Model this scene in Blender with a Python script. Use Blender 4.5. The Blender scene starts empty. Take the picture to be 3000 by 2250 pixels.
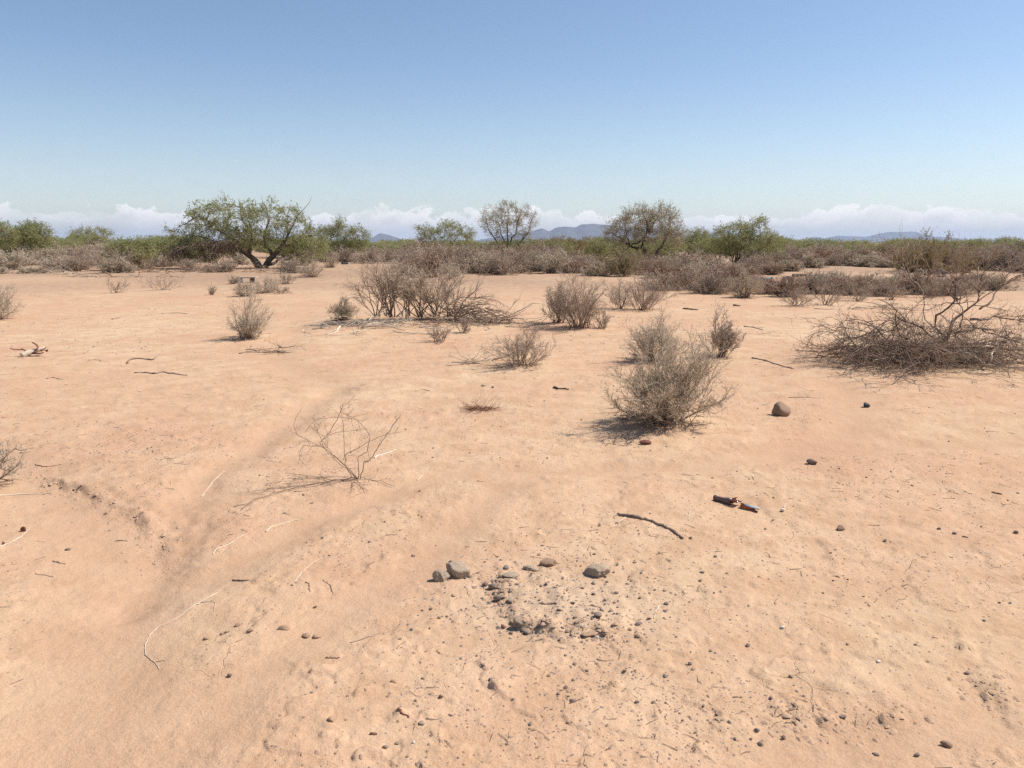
import bpy, bmesh, math
import numpy as np
from mathutils import Vector

sc = bpy.context.scene
COL = sc.collection

# ------------------------------------------------------------------ camera, sky, sun, exposure
CAM_H = 1.6
FPX = 2310.0                       # focal length in pixels of the 3000 px wide photograph
HORIZON = 712.0
PITCH = math.atan((1125.0 - HORIZON) / FPX)
SUN_EL, SUN_AZ = 52.0, 76.0        # azimuth clockwise from the view direction (+Y)

cam_d = bpy.data.cameras.new("camera")
cam_d.sensor_width = 36.0
cam_d.lens = 36.0 * FPX / 3000.0
cam_d.clip_start, cam_d.clip_end = 0.05, 120000.0
cam = bpy.data.objects.new("camera", cam_d)
cam.location = (0, 0, CAM_H)
cam.rotation_euler = (math.pi / 2 - PITCH, 0, 0)
COL.objects.link(cam)
sc.camera = cam

sun_d = bpy.data.lights.new("sun", "SUN")
sun_d.energy = 5.0
sun_d.angle = math.radians(0.53)
sun_d.color = (1.0, 0.955, 0.885)
sun = bpy.data.objects.new("sun", sun_d)
_a, _e = math.radians(SUN_AZ), math.radians(SUN_EL)
SUN_DIR = Vector((math.sin(_a) * math.cos(_e), math.cos(_a) * math.cos(_e), math.sin(_e)))
sun.rotation_euler = SUN_DIR.to_track_quat('Z', 'Y').to_euler()
COL.objects.link(sun)

world = bpy.data.worlds.new("World")
sc.world = world
world.use_nodes = True
wn = world.node_tree.nodes; wl = world.node_tree.links
wn.clear()


def W(t, **kw):
    n = wn.new(t)
    for k, v in kw.items():
        setattr(n, k, v)
    return n


def wmath(op, a, b=None, c=None, clamp=False):
    n = W('ShaderNodeMath', operation=op, use_clamp=clamp)
    for i, v in enumerate((a, b, c)):
        if v is None:
            continue
        if isinstance(v, (int, float)):
            n.inputs[i].default_value = v
        else:
            wl.new(v, n.inputs[i])
    return n.outputs[0]


sky = W('ShaderNodeTexSky', sky_type='NISHITA', sun_disc=False)
sky.sun_elevation = math.radians(SUN_EL)
sky.sun_rotation = math.radians(SUN_AZ)
sky.altitude = 400.0
sky.air_density = 1.0
sky.dust_density = 0.8
sky.ozone_density = 1.3
bg_sky = W('ShaderNodeBackground'); bg_sky.inputs[1].default_value = 0.106
tint = W('ShaderNodeMix', data_type='RGBA', blend_type='MULTIPLY')
tint.inputs[0].default_value = 1.0
wl.new(sky.outputs[0], tint.inputs[6]); tint.inputs[7].default_value = (0.945, 0.985, 1.035, 1)
wl.new(tint.outputs[2], bg_sky.inputs[0])
tc = W('ShaderNodeTexCoord')
sep = W('ShaderNodeSeparateXYZ'); wl.new(tc.outputs['Generated'], sep.inputs[0])
elev = sep.outputs[2]


def wnoise(sx, sz, scale, detail, rough=0.55):
    m = W('ShaderNodeMapping'); m.inputs['Scale'].default_value = (sx, sx, sz)
    wl.new(tc.outputs['Generated'], m.inputs[0])
    n = W('ShaderNodeTexNoise'); n.inputs['Scale'].default_value = scale
    n.inputs['Detail'].default_value = detail; n.inputs['Roughness'].default_value = rough
    wl.new(m.outputs[0], n.inputs['Vector'])
    return n.outputs[0]


n_lo = wnoise(1, 0.6, 5.0, 2)
n_md = wnoise(1, 2.5, 13.0, 3, 0.5)
n_hi = wnoise(1, 1.5, 46.0, 6, 0.58)
top = wmath('ADD', wmath('MULTIPLY_ADD', n_lo, 0.085, -0.028), wmath('MULTIPLY', n_hi, 0.046))
depth = wmath('SUBTRACT', top, elev)                           # >0 inside the bank of cloud
mask = wmath('MULTIPLY', wmath('MULTIPLY_ADD', depth, 190.0, 0.30, True), wmath('MULTIPLY_ADD', n_md, 2.3, -0.30, True))
# small loose puffs a little higher
n_p = wnoise(1, 3.2, 15.0, 5, 0.55)
band = wmath('MULTIPLY', wmath('MULTIPLY_ADD', elev, 60.0, -1.6, True), wmath('MULTIPLY_ADD', elev, -40.0, 4.2, True))
puff = wmath('MULTIPLY', wmath('MULTIPLY_ADD', n_p, 12.0, -8.0, True), wmath('MULTIPLY', band, 0.6))
mask = wmath('MAXIMUM', mask, puff)
veil = wmath('MULTIPLY_ADD', elev, -4.2, 1.0, True)              # pale haze veil all round the horizon
veil = wmath('MULTIPLY', wmath('MULTIPLY', veil, veil), 0.34)
mask = wmath('MAXIMUM', mask, veil)
rim = wmath('MULTIPLY_ADD', depth, -55.0, 1.15, True)          # bright tops, greyer bases
rim = wmath('MULTIPLY', rim, wmath('MULTIPLY_ADD', n_hi, 1.4, 0.25, True))
ccol = W('ShaderNodeMix', data_type='RGBA')
wl.new(rim, ccol.inputs[0])
ccol.inputs[6].default_value = (0.70, 0.685, 0.69, 1)
ccol.inputs[7].default_value = (0.92, 0.90, 0.885, 1)
bg_c = W('ShaderNodeBackground'); wl.new(ccol.outputs[2], bg_c.inputs[0])
bg_c.inputs[1].default_value = 1.0
mx = W('ShaderNodeMixShader')
wl.new(mask, mx.inputs[0]); wl.new(bg_sky.outputs[0], mx.inputs[1]); wl.new(bg_c.outputs[0], mx.inputs[2])
wo = W('ShaderNodeOutputWorld'); wl.new(mx.outputs[0], wo.inputs[0])

sc.view_settings.view_transform = 'Standard'
sc.view_settings.look = 'None'
sc.view_settings.exposure = 0.29
sc.view_settings.gamma = 1.0
sc.view_settings.use_curve_mapping = False
sc.render.engine = 'CYCLES'
sc.cycles.max_bounces = 5
sc.cycles.diffuse_bounces = 2
sc.cycles.transparent_max_bounces = 6
sc.cycles.volume_bounces = 0
sc.cycles.use_adaptive_sampling = False
sc.cycles.use_denoising = False

# ------------------------------------------------------------------ noise and the lie of the land
_rs = np.random.RandomState(11)
_perm = np.concatenate([_rs.permutation(512)] * 3)
_ga = _rs.uniform(0, 2 * math.pi, 512)
_gx, _gy = np.cos(_ga), np.sin(_ga)


def noise(x, y, seed=0):
    x = np.asarray(x, float) + seed * 17.31; y = np.asarray(y, float) - seed * 9.77
    xi = np.floor(x).astype(np.int64); yi = np.floor(y).astype(np.int64)
    xf, yf = x - xi, y - yi
    u = xf * xf * xf * (xf * (xf * 6 - 15) + 10); v = yf * yf * yf * (yf * (yf * 6 - 15) + 10)
    xi &= 511; yi &= 511

    def g(a, b, dx, dy):
        h = _perm[_perm[a & 511] + (b & 511)]
        return _gx[h] * dx + _gy[h] * dy
    n00 = g(xi, yi, xf, yf); n10 = g(xi + 1, yi, xf - 1, yf)
    n01 = g(xi, yi + 1, xf, yf - 1); n11 = g(xi + 1, yi + 1, xf - 1, yf - 1)
    return (n00 * (1 - u) + n10 * u) * (1 - v) + (n01 * (1 - u) + n11 * u) * v


def fbm(x, y, o, seed=0, gain=0.5):
    s = 0; a = 1.0
    for i in range(o):
        s = s + a * noise(x * 2 ** i, y * 2 ** i, seed + i * 3)
        a *= gain
    return s


def sstep(a, b, x):
    t = np.clip((x - a) / (b - a), 0, 1)
    return t * t * (3 - 2 * t)


def flat_at(px, py):
    """point of the flat ground seen at a pixel of the photograph"""
    dx = (px - 1500.0) / FPX; dz = (1125.0 - py) / FPX
    c, s = math.cos(PITCH), math.sin(PITCH)
    d = (dx, c + dz * s, -s + dz * c)
    t = CAM_H / -d[2]
    return d[0] * t, d[1] * t


def seg_dist(x, y, pts):
    best = np.full(x.shape, 1e9); side = np.zeros(x.shape); along = np.zeros(x.shape)
    n = len(pts) - 1
    for i in range(n):
        (ax, ay), (bx, by) = pts[i], pts[i + 1]
        ex, ey = bx - ax, by - ay
        t = np.clip(((x - ax) * ex + (y - ay) * ey) / (ex * ex + ey * ey), 0, 1)
        d = np.hypot(x - ax - t * ex, y - ay - t * ey)
        cr = ex * (y - ay) - ey * (x - ax)
        m = d < best
        best = np.where(m, d, best); side = np.where(m, np.sign(cr), side); along = np.where(m, (i + t) / n, along)
    return best, side, along


def px_line(*p):
    return [flat_at(a, b) for a, b in p]


# shallow washes: (centre line, half width, depth)
WASHES = [
    (px_line((-150, 1330), (60, 1400), (200, 1480), (330, 1580), (380, 1700), (330, 1880), (250, 2120), (100, 2400)), 0.36, 0.042),
    (px_line((1010, 1130), (900, 1190), (760, 1300), (610, 1390), (545, 1480), (520, 1580), (440, 1680), (380, 1760)), 0.18, 0.036),
    (px_line((3200, 1275), (2700, 1310), (2350, 1335), (2000, 1370), (1600, 1385), (1250, 1395), (1050, 1470), (800, 1580), (600, 1700)), 0.16, 0.026),
    (px_line((2460, 1130), (2520, 1200), (2480, 1280), (2300, 1330)), 0.22, 0.016),
    (px_line((900, 925), (830, 1000), (800, 1050), (960, 1130)), 0.3, 0.02),
    (px_line((1480, 1420), (1400, 1500), (1250, 1650), (1000, 1780), (700, 2000), (500, 2260)), 0.14, 0.014),
    (px_line((3150, 1960), (2950, 2050), (2800, 2130), (2500, 2200), (2250, 2260), (2000, 2400)), 0.12, 0.016),
]
# little banks: (edge line, drop, reach); the low side is on the right-hand side of the line
SCARPS = [
    (px_line((60, 1370), (130, 1400), (215, 1425), (330, 1480), (420, 1520), (450, 1560), (445, 1600), (470, 1640)), 0.026, 0.40),
    (px_line((2240, 2085), (2330, 2120), (2450, 2130), (2600, 2095), (2740, 2070)), 0.02, 0.30),
    (px_line((2830, 1985), (2900, 2005), (2930, 2050), (2990, 2080)), 0.02, 0.22),
    (px_line((1425, 1690), (1455, 1730), (1490, 1790), (1515, 1830), (1600, 1850), (1700, 1857), (1770, 1868), (1850, 1872)), 0.034, 0.5),
    (px_line((1040, 2205), (1075, 2215), (1120, 2213)), 0.014, 0.06),
    (px_line((1165, 2075), (1140, 2100), (1135, 2130)), 0.010, 0.06),
    (px_line((940, 2140), (945, 2160), (950, 2185)), 0.010, 0.05),
]
HUMMOCKS = []       # (x, y, radius, height), filled in as plants are listed


def hum(px, py, r, h):
    x, y = flat_at(px, py)
    HUMMOCKS.append((x, y, r, h))


hum(1930, 1240, 0.55, 0.05); hum(1250, 935, 2.0, 0.16); hum(2650, 1060, 1.6, 0.12); hum(1680, 955, 0.9, 0.08)
hum(1530, 1065, 0.5, 0.05); hum(1045, 1400, 0.35, 0.02); hum(730, 985, 0.5, 0.05); hum(2110, 1035, 0.5, 0.05)


CLODS = []          # low broken clods of crust: (x, y, radius, height)
for cx_, cy_, cw_ in [(930, 1970, 52), (1062, 2025, 50), (1136, 2010, 26), (1456, 2010, 50), (1250, 2092, 42), (996, 2180, 34), (2822, 1900, 50), (725, 1718, 26), (1060, 2214, 60), (1170, 2090, 40), (950, 2160, 34), (2600, 2100, 60), (2420, 2110, 50), (2900, 2030, 60), (1480, 1690, 46), (1700, 1852, 70), (1600, 1845, 60), (430, 1545, 50), (330, 1485, 44), (230, 1432, 50), (150, 1405, 50), (1930, 2090, 40), (2050, 2180, 50), (1800, 2000, 40)]:
    a_, b_ = flat_at(cx_, cy_)
    CLODS.append((a_, b_, cw_ * b_ / FPX * 0.55, min(0.020, cw_ * b_ / FPX * 0.30)))


def ground_z(x, y):
    x = np.atleast_1d(np.asarray(x, float)); y = np.atleast_1d(np.asarray(y, float))
    r = np.hypot(x, y)
    z = 0.05 * noise(x / 7.0, y / 7.0, 1) * sstep(2, 9, r)
    z = z + 0.30 * noise(x / 38.0, y / 38.0, 2) * sstep(35, 90, r) * (1 - sstep(900, 3000, r))
    z = z + 0.9 * np.exp(-(((x + 44) / 16) ** 2 + ((y - 92) / 18) ** 2))
    z = z + 0.018 * fbm(x / 1.7, y / 1.7, 2, 5)
    z = z * np.minimum(1, r / 1.5)
    near = r < 40
    if near.any():
        xn, yn = x[near], y[near]; rn = r[near]
        f = 1 - sstep(22, 40, rn)
        wx = xn + 0.10 * noise(xn * 2.1, yn * 2.1, 31) + 0.05 * noise(xn * 7, yn * 7, 33) + 0.022 * noise(xn * 24, yn * 24, 35)
        wy = yn + 0.10 * noise(xn * 2.1, yn * 2.1, 32) + 0.05 * noise(xn * 7, yn * 7, 34) + 0.022 * noise(xn * 24, yn * 24, 36)
        crumb = np.clip(0.55 + 1.3 * noise(xn * 3.1, yn * 3.1, 37) + 0.7 * noise(xn * 12, yn * 12, 38), 0.1, 1.2)
        zz = np.zeros_like(xn)
        chan = np.zeros_like(xn)
        for ln, w, dp in WASHES:
            d, s, t = seg_dist(wx, wy, ln)
            k = np.exp(-(d / w) ** 2)
            zz -= dp * k
            chan = np.maximum(chan, k)
        for ln, dp, reach in SCARPS:
            d, s, t = seg_dist(wx, wy, ln)
            ends = sstep(0.0, 0.12, t) * (1 - sstep(0.88, 1.0, t))
            hi = np.where(s > 0, np.exp(-(d / reach) ** 2), np.exp(-(d / 0.035) ** 2) * 0.0)
            lo = np.where(s > 0, 0, np.exp(-(d / (reach * 0.8)) ** 2) * 0.35)
            zz += dp * crumb * (hi * ends * sstep(0.0, 0.045, d * (s > 0)) - lo * ends)
        for hx, hy, hr, hh in HUMMOCKS:
            zz += hh * np.exp(-(((xn - hx) ** 2 + (yn - hy) ** 2) / hr ** 2))
        rough = 1 - 0.75 * chan
        sm = 1 - sstep(7, 16, rn)
        zz += rough * (0.0085 * fbm(xn * 3.3, yn * 3.3, 3, 7) + sm * 0.0040 * fbm(xn * 15, yn * 15, 4, 9, 0.66))
        # crusty lumps, pits and peeling plates close by
        cr = np.clip(fbm(xn * 5.1, yn * 5.1, 2, 41) + 0.10, 0, 1) * sm
        zz += rough * 0.010 * cr * np.clip(np.abs(noise(xn * 21, yn * 21, 43)) * 2.2 - 0.25, 0, 1)
        pl = noise(xn * 3.0, yn * 3.0, 47) + 0.35 * noise(xn * 11, yn * 11, 48)
        zz += sm * rough * 0.007 * sstep(0.17, 0.185, pl)
        for cx_, cy_, cr_, ch_ in CLODS:
            near_c = np.abs(xn - cx_) + np.abs(yn - cy_) < cr_ * 6
            if near_c.any():
                a_, b_ = xn[near_c], yn[near_c]
                u_ = a_ - cx_ + 0.5 * cr_ * noise(a_ / cr_ * 1.3, b_ / cr_ * 1.3, 91) + 0.25 * cr_ * noise(a_ / cr_ * 4, b_ / cr_ * 4, 92)
                v_ = b_ - cy_ - 0.3 * (a_ - cx_) + 0.5 * cr_ * noise(a_ / cr_ * 1.3, b_ / cr_ * 1.3, 93)
                k_ = np.where(u_ < 0, sstep(-cr_ * 0.85, -cr_ * 0.55, u_), np.exp(-(u_ / (1.5 * cr_)) ** 2))
                zz[near_c] += ch_ * k_ * np.exp(-(v_ / (0.75 * cr_)) ** 4)
        pt = noise(xn * 9, yn * 9, 51)
        zz -= sm * rough * 0.006 * sstep(0.36, 0.62, pt)
        z[near] += zz * f
    return z


def gz(x, y):
    return float(ground_z(x, y)[0])


def at(px, py, it=3):
    """the ground point seen at a pixel of the photograph"""
    x, y = flat_at(px, py)
    for _ in range(it):
        z = gz(x, y)
        k = (CAM_H - z) / CAM_H
        fx, fy = flat_at(px, py)
        x, y = fx * k, fy * k
    return Vector((x, y, gz(x, y)))


def mpp(y):
    """metres per photograph pixel at a distance y in front of the camera"""
    return (y * math.cos(PITCH) + CAM_H * math.sin(PITCH)) / FPX


# ------------------------------------------------------------------ materials
def new_mat(name):
    m = bpy.data.materials.new(name); m.use_nodes = True
    nt = m.node_tree
    return m, nt, nt.nodes, nt.links, nt.nodes['Principled BSDF']


def c4(c):
    return (c[0], c[1], c[2], 1)


def mix(nt, fac, a, b, blend='MIX'):
    n = nt.nodes.new('ShaderNodeMix'); n.data_type = 'RGBA'; n.blend_type = blend
    for i, v in ((0, fac), (6, a), (7, b)):
        if isinstance(v, (int, float)):
            n.inputs[i].default_value = v
        elif isinstance(v, tuple):
            n.inputs[i].default_value = c4(v)
        else:
            nt.links.new(v, n.inputs[i])
    return n.outputs[2]


def mth(nt, op, a, b=None, c=None, clamp=False):
    n = nt.nodes.new('ShaderNodeMath'); n.operation = op; n.use_clamp = clamp
    for i, v in enumerate((a, b, c)):
        if v is None:
            continue
        if isinstance(v, (int, float)):
            n.inputs[i].default_value = v
        else:
            nt.links.new(v, n.inputs[i])
    return n.outputs[0]


def ntex(nt, vec, scale, detail=3, rough=0.55, dist=0.0):
    n = nt.nodes.new('ShaderNodeTexNoise')
    n.inputs['Scale'].default_value = scale; n.inputs['Detail'].default_value = detail
    n.inputs['Roughness'].default_value = rough; n.inputs['Distortion'].default_value = dist
    if vec is not None:
        nt.links.new(vec, n.inputs['Vector'])
    return n.outputs[0], n.outputs[1]


def wood_mat(name, c1, c2, rough=0.9, scale=14.0):
    m, nt, ns, lk, b = new_mat(name)
    a = ns.new('ShaderNodeAttribute'); a.attribute_name = 'var'
    t = ns.new('ShaderNodeTexCoord')
    f, _ = ntex(nt, t.outputs['Object'], scale, 3)
    k = mth(nt, 'MULTIPLY_ADD', f, 0.8, mth(nt, 'MULTIPLY_ADD', a.outputs['Fac'], 0.8, -0.3), True)
    lk.new(mix(nt, k, c1, c2), b.inputs['Base Color'])
    b.inputs['Roughness'].default_value = rough
    b.inputs['Specular IOR Level'].default_value = 0.2
    return m


def leaf_mat(name, c1, c2, trans=0.35):
    m, nt, ns, lk, b = new_mat(name)
    a = ns.new('ShaderNodeAttribute'); a.attribute_name = 'var'
    t = ns.new('ShaderNodeTexCoord')
    f, _ = ntex(nt, t.outputs['Object'], 0.9, 2)
    k = mth(nt, 'MULTIPLY_ADD', f, 0.7, mth(nt, 'MULTIPLY_ADD', a.outputs['Fac'], 0.7, -0.2), True)
    col = mix(nt, k, c1, c2)
    lk.new(col, b.inputs['Base Color'])
    b.inputs['Roughness'].default_value = 0.6
    b.inputs['Specular IOR Level'].default_value = 0.25
    tr = ns.new('ShaderNodeBsdfTranslucent'); lk.new(col, tr.inputs[0])
    ms = ns.new('ShaderNodeMixShader'); ms.inputs[0].default_value = trans
    lk.new(b.outputs[0], ms.inputs[1]); lk.new(tr.outputs[0], ms.inputs[2])
    lk.new(ms.outputs[0], ns['Material Output'].inputs[0])
    return m


def stone_mat(name, c1, c2, c3, scale=30.0, bump=0.4):
    m, nt, ns, lk, b = new_mat(name)
    t = ns.new('ShaderNodeTexCoord')
    oi = ns.new('ShaderNodeObjectInfo')
    a = ns.new('ShaderNodeAttribute'); a.attribute_name = 'var'
    f, _ = ntex(nt, t.outputs['Object'], scale, 5, 0.65)
    f2, _ = ntex(nt, t.outputs['Object'], scale * 4, 3, 0.6)
    r = mth(nt, 'ADD', oi.outputs['Random'], a.outputs['Fac'])
    r = mth(nt, 'FRACT', r)
    c = mix(nt, mth(nt, 'MULTIPLY_ADD', f, 2.2, -0.6, True), c1, c2)
    c = mix(nt, mth(nt, 'MULTIPLY', r, 0.75), c, c3)
    c = mix(nt, mth(nt, 'MULTIPLY_ADD', f2, 1.6, -0.6, True), c, mix(nt, 0.5, c, (0.1, 0.08, 0.07)))
    lk.new(c, b.inputs['Base Color'])
    b.inputs['Roughness'].default_value = 0.9
    b.inputs['Specular IOR Level'].default_value = 0.25
    bp = ns.new('ShaderNodeBump'); bp.inputs['Strength'].default_value = bump; bp.inputs['Distance'].default_value = 0.004
    lk.new(f2, bp.inputs['Height']); lk.new(bp.outputs[0], b.inputs['Normal'])
    return m


def plain_mat(name, col, rough=0.7, spec=0.3):
    m, nt, ns, lk, b = new_mat(name)
    t = ns.new('ShaderNodeTexCoord')
    f, _ = ntex(nt, t.outputs['Object'], 18.0, 4, 0.6)
    lk.new(mix(nt, mth(nt, 'MULTIPLY_ADD', f, 0.9, -0.2, True), col, tuple(0.55 * v + 0.10 for v in col)), b.inputs['Base Color'])
    b.inputs['Roughness'].default_value = rough
    b.inputs['Specular IOR Level'].default_value = spec
    return m


SOIL_CREAM = (0.602, 0.416, 0.262)
SOIL_PINK = (0.575, 0.345, 0.222)
SOIL_TAN = (0.500, 0.305, 0.180)
SOIL_BROWN = (0.340, 0.225, 0.150)


def ground_mat():
    m, nt, ns, lk, b = new_mat('desert_soil')
    t = ns.new('ShaderNodeTexCoord'); P = t.outputs['Object']
    at_ = ns.new('ShaderNodeAttribute'); at_.attribute_name = 'tone'
    sp = ns.new('ShaderNodeSeparateColor'); lk.new(at_.outputs['Color'], sp.inputs[0])
    wash, patch, far = sp.outputs[0], sp.outputs[1], sp.outputs[2]
    n1, _ = ntex(nt, P, 0.55, 4, 0.6, 0.4)
    n2, _ = ntex(nt, P, 3.1, 6, 0.62, 0.3)
    n3, _ = ntex(nt, P, 95.0, 4, 0.75)
    n4, _ = ntex(nt, P, 13.0, 5, 0.65)
    col = mix(nt, mth(nt, 'MULTIPLY_ADD', n1, 3.2, -1.15, True), SOIL_CREAM, SOIL_PINK)
    n5, _ = ntex(nt, P, 0.23, 4, 0.6, 0.6)
    col = mix(nt, mth(nt, 'MULTIPLY', mth(nt, 'MULTIPLY_ADD', n5, 5.0, -2.3, True), 0.8), col, (0.66, 0.475, 0.308))
    col = mix(nt, mth(nt, 'MULTIPLY', mth(nt, 'MULTIPLY_ADD', n2, 5.0, -2.1, True), 0.65), col, SOIL_TAN)
    col = mix(nt, mth(nt, 'MULTIPLY', wash, 0.42), col, (0.495, 0.31, 0.195))
    col = mix(nt, mth(nt, 'MULTIPLY', patch, 0.55), col, (0.54, 0.41, 0.28))
    fk = mth(nt, 'MULTIPLY', far, mth(nt, 'MULTIPLY_ADD', n2, 1.8, -0.2, True))
    col = mix(nt, fk, col, SOIL_BROWN)
    # loose grains, dark specks
    col = mix(nt, mth(nt, 'MULTIPLY_ADD', n3, 2.4, -0.75, True), mix(nt, 0.30, col, (0.16, 0.09, 0.05)), col)
    col = mix(nt, mth(nt, 'MULTIPLY', mth(nt, 'MULTIPLY_ADD', n4, 4.0, -2.2, True), 0.22), col, (0.36, 0.20, 0.13))
    vo = ns.new('ShaderNodeTexVoronoi'); vo.voronoi_dimensions = '2D'; vo.inputs['Scale'].default_value = 34.0; vo.inputs['Randomness'].default_value = 1.0
    lk.new(P, vo.inputs['Vector'])
    vs = ns.new('ShaderNodeSeparateColor'); lk.new(vo.outputs['Color'], vs.inputs[0])
    speck = mth(nt, 'MULTIPLY', mth(nt, 'MULTIPLY_ADD', vo.outputs['Distance'], -14.0, mth(nt, 'MULTIPLY', vs.outputs[1], 3.4), True),
                mth(nt, 'GREATER_THAN', vs.outputs[0], mth(nt, 'MULTIPLY_ADD', n1, -0.5, 1.02)))
    speck = mth(nt, 'MULTIPLY', speck, mth(nt, 'MULTIPLY_ADD', wash, -0.75, 0.75))
    col = mix(nt, speck, col, mix(nt, vs.outputs[2], (0.13, 0.085, 0.07), (0.36, 0.23, 0.16)))
    # drying cracks
    nd, ndc = ntex(nt, P, 4.0, 3)
    vm = ns.new('ShaderNodeVectorMath'); vm.operation = 'MULTIPLY_ADD'
    lk.new(ndc, vm.inputs[0]); vm.inputs[1].default_value = (0.16, 0.16, 0.16); lk.new(P, vm.inputs[2])
    vc = ns.new('ShaderNodeTexVoronoi'); vc.feature = 'DISTANCE_TO_EDGE'; vc.voronoi_dimensions = '2D'; vc.inputs['Scale'].default_value = 6.0
    lk.new(vm.outputs[0], vc.inputs['Vector'])
    cm, _ = ntex(nt, P, 1.3, 3)
    crack = mth(nt, 'MULTIPLY_ADD', vc.outputs['Distance'], -55.0, 1.0, True)
    crack = mth(nt, 'MULTIPLY', crack, mth(nt, 'MULTIPLY_ADD', cm, 5.0, -2.5, True))
    crack = mth(nt, 'MULTIPLY', crack, mth(nt, 'SUBTRACT', 1.0, wash))
    col = mix(nt, mth(nt, 'MULTIPLY', crack, 0.45), col, (0.22, 0.125, 0.08))
    lk.new(col, b.inputs['Base Color'])
    b.inputs['Roughness'].default_value = 0.95
    b.inputs['Specular IOR Level'].default_value = 0.12
    h = mth(nt, 'ADD', mth(nt, 'MULTIPLY', n3, 0.55), mth(nt, 'MULTIPLY', n4, 1.6))
    h = mth(nt, 'SUBTRACT', h, mth(nt, 'MULTIPLY', crack, 0.7))
    h = mth(nt, 'ADD', h, mth(nt, 'MULTIPLY', speck, 0.8))
    bp = ns.new('ShaderNodeBump'); bp.inputs['Strength'].default_value = 0.8; bp.inputs['Distance'].default_value = 0.009
    lk.new(h, bp.inputs['Height']); lk.new(bp.outputs[0], b.inputs['Normal'])
    return m


M = {
    'soil': ground_mat(),
    'grey_twig': wood_mat('grey_twig', (0.44, 0.355, 0.262), (0.62, 0.515, 0.39)),
    'brown_twig': wood_mat('brown_twig', (0.31, 0.232, 0.172), (0.51, 0.40, 0.30)),
    'straw_twig': wood_mat('straw_twig', (0.36, 0.275, 0.20), (0.58, 0.455, 0.34)),
    'red_twig': wood_mat('red_twig', (0.27, 0.172, 0.118), (0.43, 0.30, 0.215)),
    'olive_twig': wood_mat('olive_twig', (0.40, 0.31, 0.22), (0.57, 0.465, 0.34)),
    'dark_bark': wood_mat('dark_bark', (0.075, 0.055, 0.042), (0.16, 0.12, 0.09)),
    'mid_bark': wood_mat('mid_bark', (0.20, 0.135, 0.095), (0.37, 0.268, 0.195)),
    'pale_wood': wood_mat('pale_wood', (0.50, 0.41, 0.30), (0.68, 0.58, 0.45)),
    'bleached': wood_mat('bleached', (0.47, 0.375, 0.28), (0.66, 0.55, 0.42)),
    'stick_brown': wood_mat('stick_brown', (0.155, 0.105, 0.078), (0.35, 0.25, 0.185)),
    'red_brown': wood_mat('red_brown', (0.17, 0.07, 0.045), (0.28, 0.13, 0.085)),
    'leaf_green': leaf_mat('leaf_green', (0.225, 0.25, 0.09), (0.385, 0.39, 0.165), 0.45),
    'leaf_grey': leaf_mat('leaf_grey', (0.33, 0.315, 0.18), (0.48, 0.445, 0.275), 0.4),
    'leaf_olive': leaf_mat('leaf_olive', (0.20, 0.17, 0.062), (0.34, 0.26, 0.10)),
    'leaf_dry': leaf_mat('leaf_dry', (0.42, 0.345, 0.235), (0.56, 0.475, 0.335), 0.2),
    'leaf_sage': leaf_mat('leaf_sage', (0.43, 0.35, 0.245), (0.60, 0.50, 0.36), 0.3),
    'stone': stone_mat('stone', (0.17, 0.12, 0.095), (0.34, 0.245, 0.185), (0.25, 0.195, 0.16), 20),
    'rust_stone': stone_mat('rust_stone', (0.22, 0.115, 0.07), (0.42, 0.29, 0.19), (0.27, 0.17, 0.11), 12),
    'conglomerate': stone_mat('conglomerate', (0.36, 0.27, 0.19), (0.70, 0.53, 0.37), (0.55, 0.41, 0.28), 14, 1.0),
    'white_stone': stone_mat('white_stone', (0.66, 0.60, 0.52), (0.78, 0.72, 0.64), (0.62, 0.57, 0.50), 30, 0.2),
    'clod': stone_mat('clod', (0.40, 0.235, 0.15), (0.56, 0.37, 0.24), (0.48, 0.31, 0.20), 25, 0.7),
    'rubber': plain_mat('rubber', (0.018, 0.018, 0.02), 0.75),
}
mr, nt, ns, lk, b = new_mat('mountain_rock')
t = ns.new('ShaderNodeTexCoord')
f, _ = ntex(nt, t.outputs['Object'], 0.004, 6, 0.6)
lk.new(mix(nt, f, (0.05, 0.046, 0.047), (0.12, 0.10, 0.098)), b.inputs['Base Color'])
b.inputs['Roughness'].default_value = 0.95
M['rock_far'] = mr


# ------------------------------------------------------------------ mesh helpers
def make_mesh(name, V, loops, sizes, mat, var=None, smooth=True):
    me = bpy.data.meshes.new(name)
    V = np.ascontiguousarray(V, np.float32)
    me.vertices.add(len(V)); me.vertices.foreach_set('co', V.ravel())
    loops = np.ascontiguousarray(loops, np.int32).ravel()
    sizes = np.asarray(sizes, np.int64)
    me.loops.add(len(loops)); me.loops.foreach_set('vertex_index', loops)
    me.polygons.add(len(sizes))
    st = np.concatenate([[0], np.cumsum(sizes)[:-1]]).astype(np.int32)
    me.polygons.foreach_set('loop_start', st)
    if smooth:
        me.polygons.foreach_set('use_smooth', np.ones(len(sizes), bool))
    me.update(calc_edges=True)
    if var is not None:
        a = me.attributes.new('var', 'FLOAT', 'POINT')
        a.data.foreach_set('value', np.ascontiguousarray(var, np.float32))
    me.materials.append(M[mat] if isinstance(mat, str) else mat)
    return me


FINE = {'twigs', 'woody_shoots', 'thorns', 'branches', 'foliage', 'hanging_twigs', 'shoot_twigs', 'crown'}


def link(name, me, parent=None, loc=None):
    o = bpy.data.objects.new(name, me)
    COL.objects.link(o)
    if parent is not None:
        o.parent = parent
        if name in FINE:
            o['kind'] = 'stuff'
    if loc is not None:
        o.location = loc
    return o


def tag(o, label=None, cat=None, group=None, kind=None):
    if label: o['label'] = label
    if cat: o['category'] = cat
    if group: o['group'] = group
    if kind: o['kind'] = kind
    return o


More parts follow.
